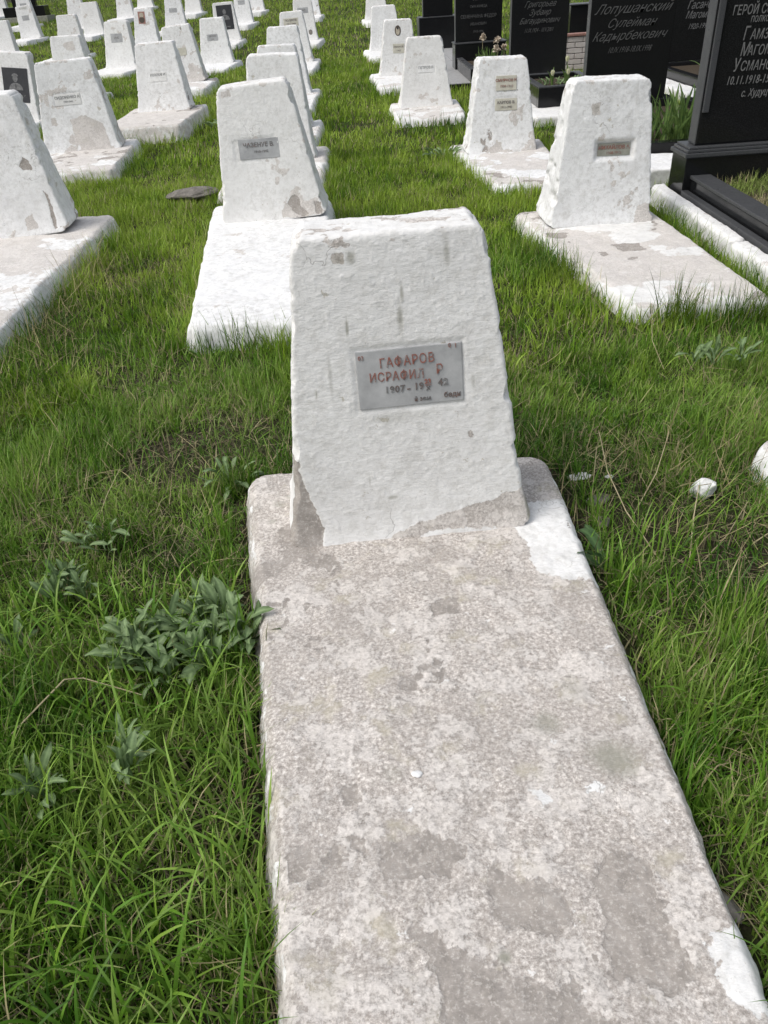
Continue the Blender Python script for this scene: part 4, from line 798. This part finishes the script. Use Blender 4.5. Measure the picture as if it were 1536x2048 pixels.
# long coarse blades near the camera
def coarse(n, box_, hm, wm):
    P = np.stack([RNG.uniform(box_[0], box_[1], n), RNG.uniform(box_[2], box_[3], n)], 1); h = hm * RNG.uniform(.6, 1.4, n); az = RNG.uniform(0, 6.28, n)
    tip = P + np.stack([np.cos(az), np.sin(az)], 1) * h[:, None] * .8; ok = ~in_any(P, FOOT, .015) & ~in_any(tip, FOOT, -.012); P, h, az = P[ok], h[ok], az[ok]; n = len(P)
    add(PARTS, P, h, wm * RNG.uniform(.7, 1.4, n), np.abs(RNG.normal(.3, .25, n)), RNG.normal(1.4, .6, n), az, palette(P, n) * 1.0, 6)
coarse(2900, (-1.2, -.15, .0, 1.7), .17, .0082); coarse(900, (.5, 1.4, .2, 1.9), .14, .0066); coarse(500, (-2.2, -.3, 1.3, 3.4), .14, .005); coarse(450, (.4, 2, 1.9, 3.5), .13, .005)
# tufts along slab edges
for q, gy in EDGE:
    if gy > 16: continue
    q = np.array(q); dn = 260 if gy < 3 else (210 if gy < 9 else 90)
    for i in range(4):
        a, b = q[i], q[(i + 1) % 4]; L = np.linalg.norm(b - a); n = int(L * dn); t = RNG.random(n); e = (b - a) / L; out = np.array([e[1], -e[0]]); cen = q.mean(0)
        if np.dot(out, (a + b) / 2 - cen) < 0: out = -out
        P = a + (b - a) * t[:, None] + out * (RNG.random(n) ** 1.5 * .09 + .02 + (.05 if gy < 3 else .02))[:, None]
        keep = ~in_any(P, FOOT, .003); cl = fbm(np.stack([P[:, 0], P[:, 1], P[:, 0] * 0], 1), 4, 2, 33); keep &= (cl + RNG.normal(0, .15, n)) > (-.02 if i != 2 else -.2); P = P[keep]; n = len(P)
        if not n: continue
        add(PARTS, P, (.115 if gy < 3 else .125) * RNG.uniform(.6, 1.7, n), (.0045 if gy < 9 else .009) * RNG.uniform(.7, 1.3, n), np.abs(RNG.normal(.2, .25, n)), RNG.normal(.8, .5, n), RNG.uniform(0, 6.28, n), palette(P, n) * .95, 4 if gy < 9 else 2)
def tuft(x, y, n, r, hm):
    P = np.stack([RNG.normal(x, r, n), RNG.normal(y, r * .6, n)], 1); P = P[~in_any(P, FOOT, -.01)]; n = len(P)
    add(PARTS, P, hm * RNG.uniform(.5, 1.3, n), .0042 * RNG.uniform(.7, 1.3, n), np.abs(RNG.normal(.3, .25, n)), RNG.normal(.35, .35, n), RNG.uniform(0, 6.28, n), palette(P, n) * .62, 4)
for a in ((1.42, 3.47, 90, .05, .24), (1.5, 3.46, 60, .04, .2), (1.72, 3.46, 110, .09, .2), (1.86, 3.47, 60, .05, .18), (-.62, 3.5, 70, .07, .2), (-.45, 3.5, 60, .06, .17), (-.8, 3.5, 40, .05, .14), (1.12, 4.2, 260, .12, .17), (1.0, 4.6, 150, .1, .14),
          (-.27, .5, 40, .03, .16), (.62, .55, 50, .04, .2), (-1.72, 4.9, 60, .1, .16), (-.95, 4.6, 60, .05, .15), (-.47, 2.25, 90, .05, .15), (-.55, 1.45, 90, .13, .15), (-.97, 1.74, 60, .1, .13), (-.7, 1.1, 60, .1, .16), (1.44, 2.85, 50, .1, .12)): tuft(*a)
def over(x, y, az, h, b): add(PARTS, np.array([[x, y]]), np.array([h]), np.array([.0062]), np.array([.12]), np.array([b]), np.array([az]), np.array([[.10, .20, .03]]), 8)
for a in ((-.37, 1.06, .3, .24, 1.5), (-.30, .60, .5, .26, 1.5), (-.29, .55, -.2, .22, 1.3), (.62, .57, 2.9, .26, 1.6), (.62, .52, 3.3, .24, 1.5), (-.43, 1.42, .8, .22, 1.3), (.62, .50, 2.5, .2, 1.0), (-.34, .86, 1.0, .2, 1.3)): over(*a)
def build(name, parts, m, label, cat):
    off = 0; V, Q, T_, C = [], [], [], []
    for v, q, t, c in parts: V.append(v); Q.append(q + off); T_.append(t + off); C.append(c); off += len(v)
    tag(obj(name, mesh_np(name, np.concatenate(V), np.concatenate(Q), np.concatenate(T_), True, None, np.concatenate(C)), m), label, cat, kind='stuff')
build('grass', PARTS, 'grass', 'green grass growing between the graves', 'grass')
# dry straw and litter
def litter(n, cx, cy, rx, ry, hm=.12, flat=.5):
    P = np.stack([RNG.normal(cx, rx, n), RNG.normal(cy, ry, n)], 1); P = P[~in_any(P, FOOT, .0)]; n = len(P)
    col = STRAW * RNG.uniform(.35, 1.25, (n, 1)) * np.array([1, .97, .9]); th = np.where(RNG.random(n) < flat, RNG.uniform(1.1, 1.55, n), RNG.uniform(.1, 1, n))
    add(DRY, P, hm * RNG.uniform(.4, 1.5, n), .0026 * RNG.uniform(.6, 1.5, n), th, RNG.normal(.3, .8, n), RNG.uniform(0, 6.28, n), col, 4, hz(P) + RNG.uniform(.01, .05, n))
for a in ((260, -1.70, 3.75, .14, .22, .16), (160, -1.72, 4.4, .08, .4, .20, .25), (120, -.96, 4.1, .04, .35, .12), (150, -1.5, 4.6, .25, .5, .18, .2), (260, 1.38, 2.35, .22, .14, .16), (200, .85, 2.12, .22, .16, .12), (140, .72, 1.2, .09, .35, .11), (120, -.38, .95, .07, .3, .10),
          (150, -.75, 2.45, .3, .25, .12), (140, -1.2, 2.9, .4, .4, .12), (160, 1.1, 1.6, .25, .4, .12), (120, -.9, 1.0, .3, .4, .12), (300, 0, 3.2, 1.6, .5, .11), (160, 1.5, 3.2, .4, .25, .12)): litter(*a)
def thatch(y0, y1, dens):
    P = scatter(y0, y1, dens, .4); P = P[~in_any(P, FOOT, .0)]; b = bare(P); P = P[RNG.random(len(P)) < .12 + .88 * sstep(.05, .45, b)]; n = len(P)
    col = np.where(RNG.random((n, 1)) < .55, STRAW * RNG.uniform(.3, 1.0, (n, 1)), np.array([.10, .085, .05]) * RNG.uniform(.5, 1.3, (n, 1)))
    add(DRY, P, .085 * RNG.uniform(.4, 1.5, n), .0026 * RNG.uniform(.6, 1.6, n), RNG.uniform(1.0, 1.6, n), RNG.normal(.15, .5, n), RNG.uniform(0, 6.28, n), col, 3, hz(P) + RNG.uniform(.004, .035, n))
thatch(0, 1.6, 1500); thatch(1.6, 3.4, 1300); thatch(3.4, 6, 350)
def plot_grass():
    n = 5200; P = np.stack([RNG.uniform(2.34, 3.12, n), RNG.uniform(3.12, 5.37, n)], 1); t = RNG.random((n, 1)); t2 = sstep(-.1, .2, fbm(np.stack([P[:, 0], P[:, 1], P[:, 0] * 0], 1), 3, 2, 44) + RNG.normal(0, .15, n))[:, None]
    col = STRAW * (.6 + .5 * t) * t2 + np.array([.20, .27, .06]) * (1 - t2); return blades(P, .075 * RNG.uniform(.5, 1.6, n), np.full(n, .0055), np.abs(RNG.normal(.4, .4, n)), RNG.normal(.8, .6, n), RNG.uniform(0, 6.28, n), col, 2, np.full(n, .188))
DRY.append(plot_grass())
build('dry_grass', DRY, 'dry', 'dry straw and dead grass among the green', 'dry grass')
# clover-like ground cover
def clover():
    P = scatter(.0, 3.0, 420, .2); nn = fbm(np.stack([P[:, 0], P[:, 1], P[:, 0] * 0], 1), 3, 3, 55); P = P[(nn > .05) & ~in_any(P, FOOT, .0)]; V, Q = [], []; z = hz(P) + RNG.uniform(.02, .055, len(P))
    for (x, y), zz in zip(P, z):
        a0 = RNG.uniform(0, 6.28); s = RNG.uniform(.004, .008)
        for k in range(3):
            a = a0 + k * 2.094; ca, sa = cos(a), sin(a); i = len(V); tl = RNG.uniform(-.3, .5)
            for (u, v) in ((0, 0), (1, -.55), (1.7, 0), (1, .55)): V.append((x + s * (u * ca - v * sa), y + s * (u * sa + v * ca), zz + s * u * tl))
            Q.append((i, i + 1, i + 2, i + 3))
    tag(obj('clover', mesh_np('clover', V, quads=np.array(Q), smooth=False), 'clover'), 'small clover leaves scattered low in the near grass', 'clover', kind='stuff')
clover()
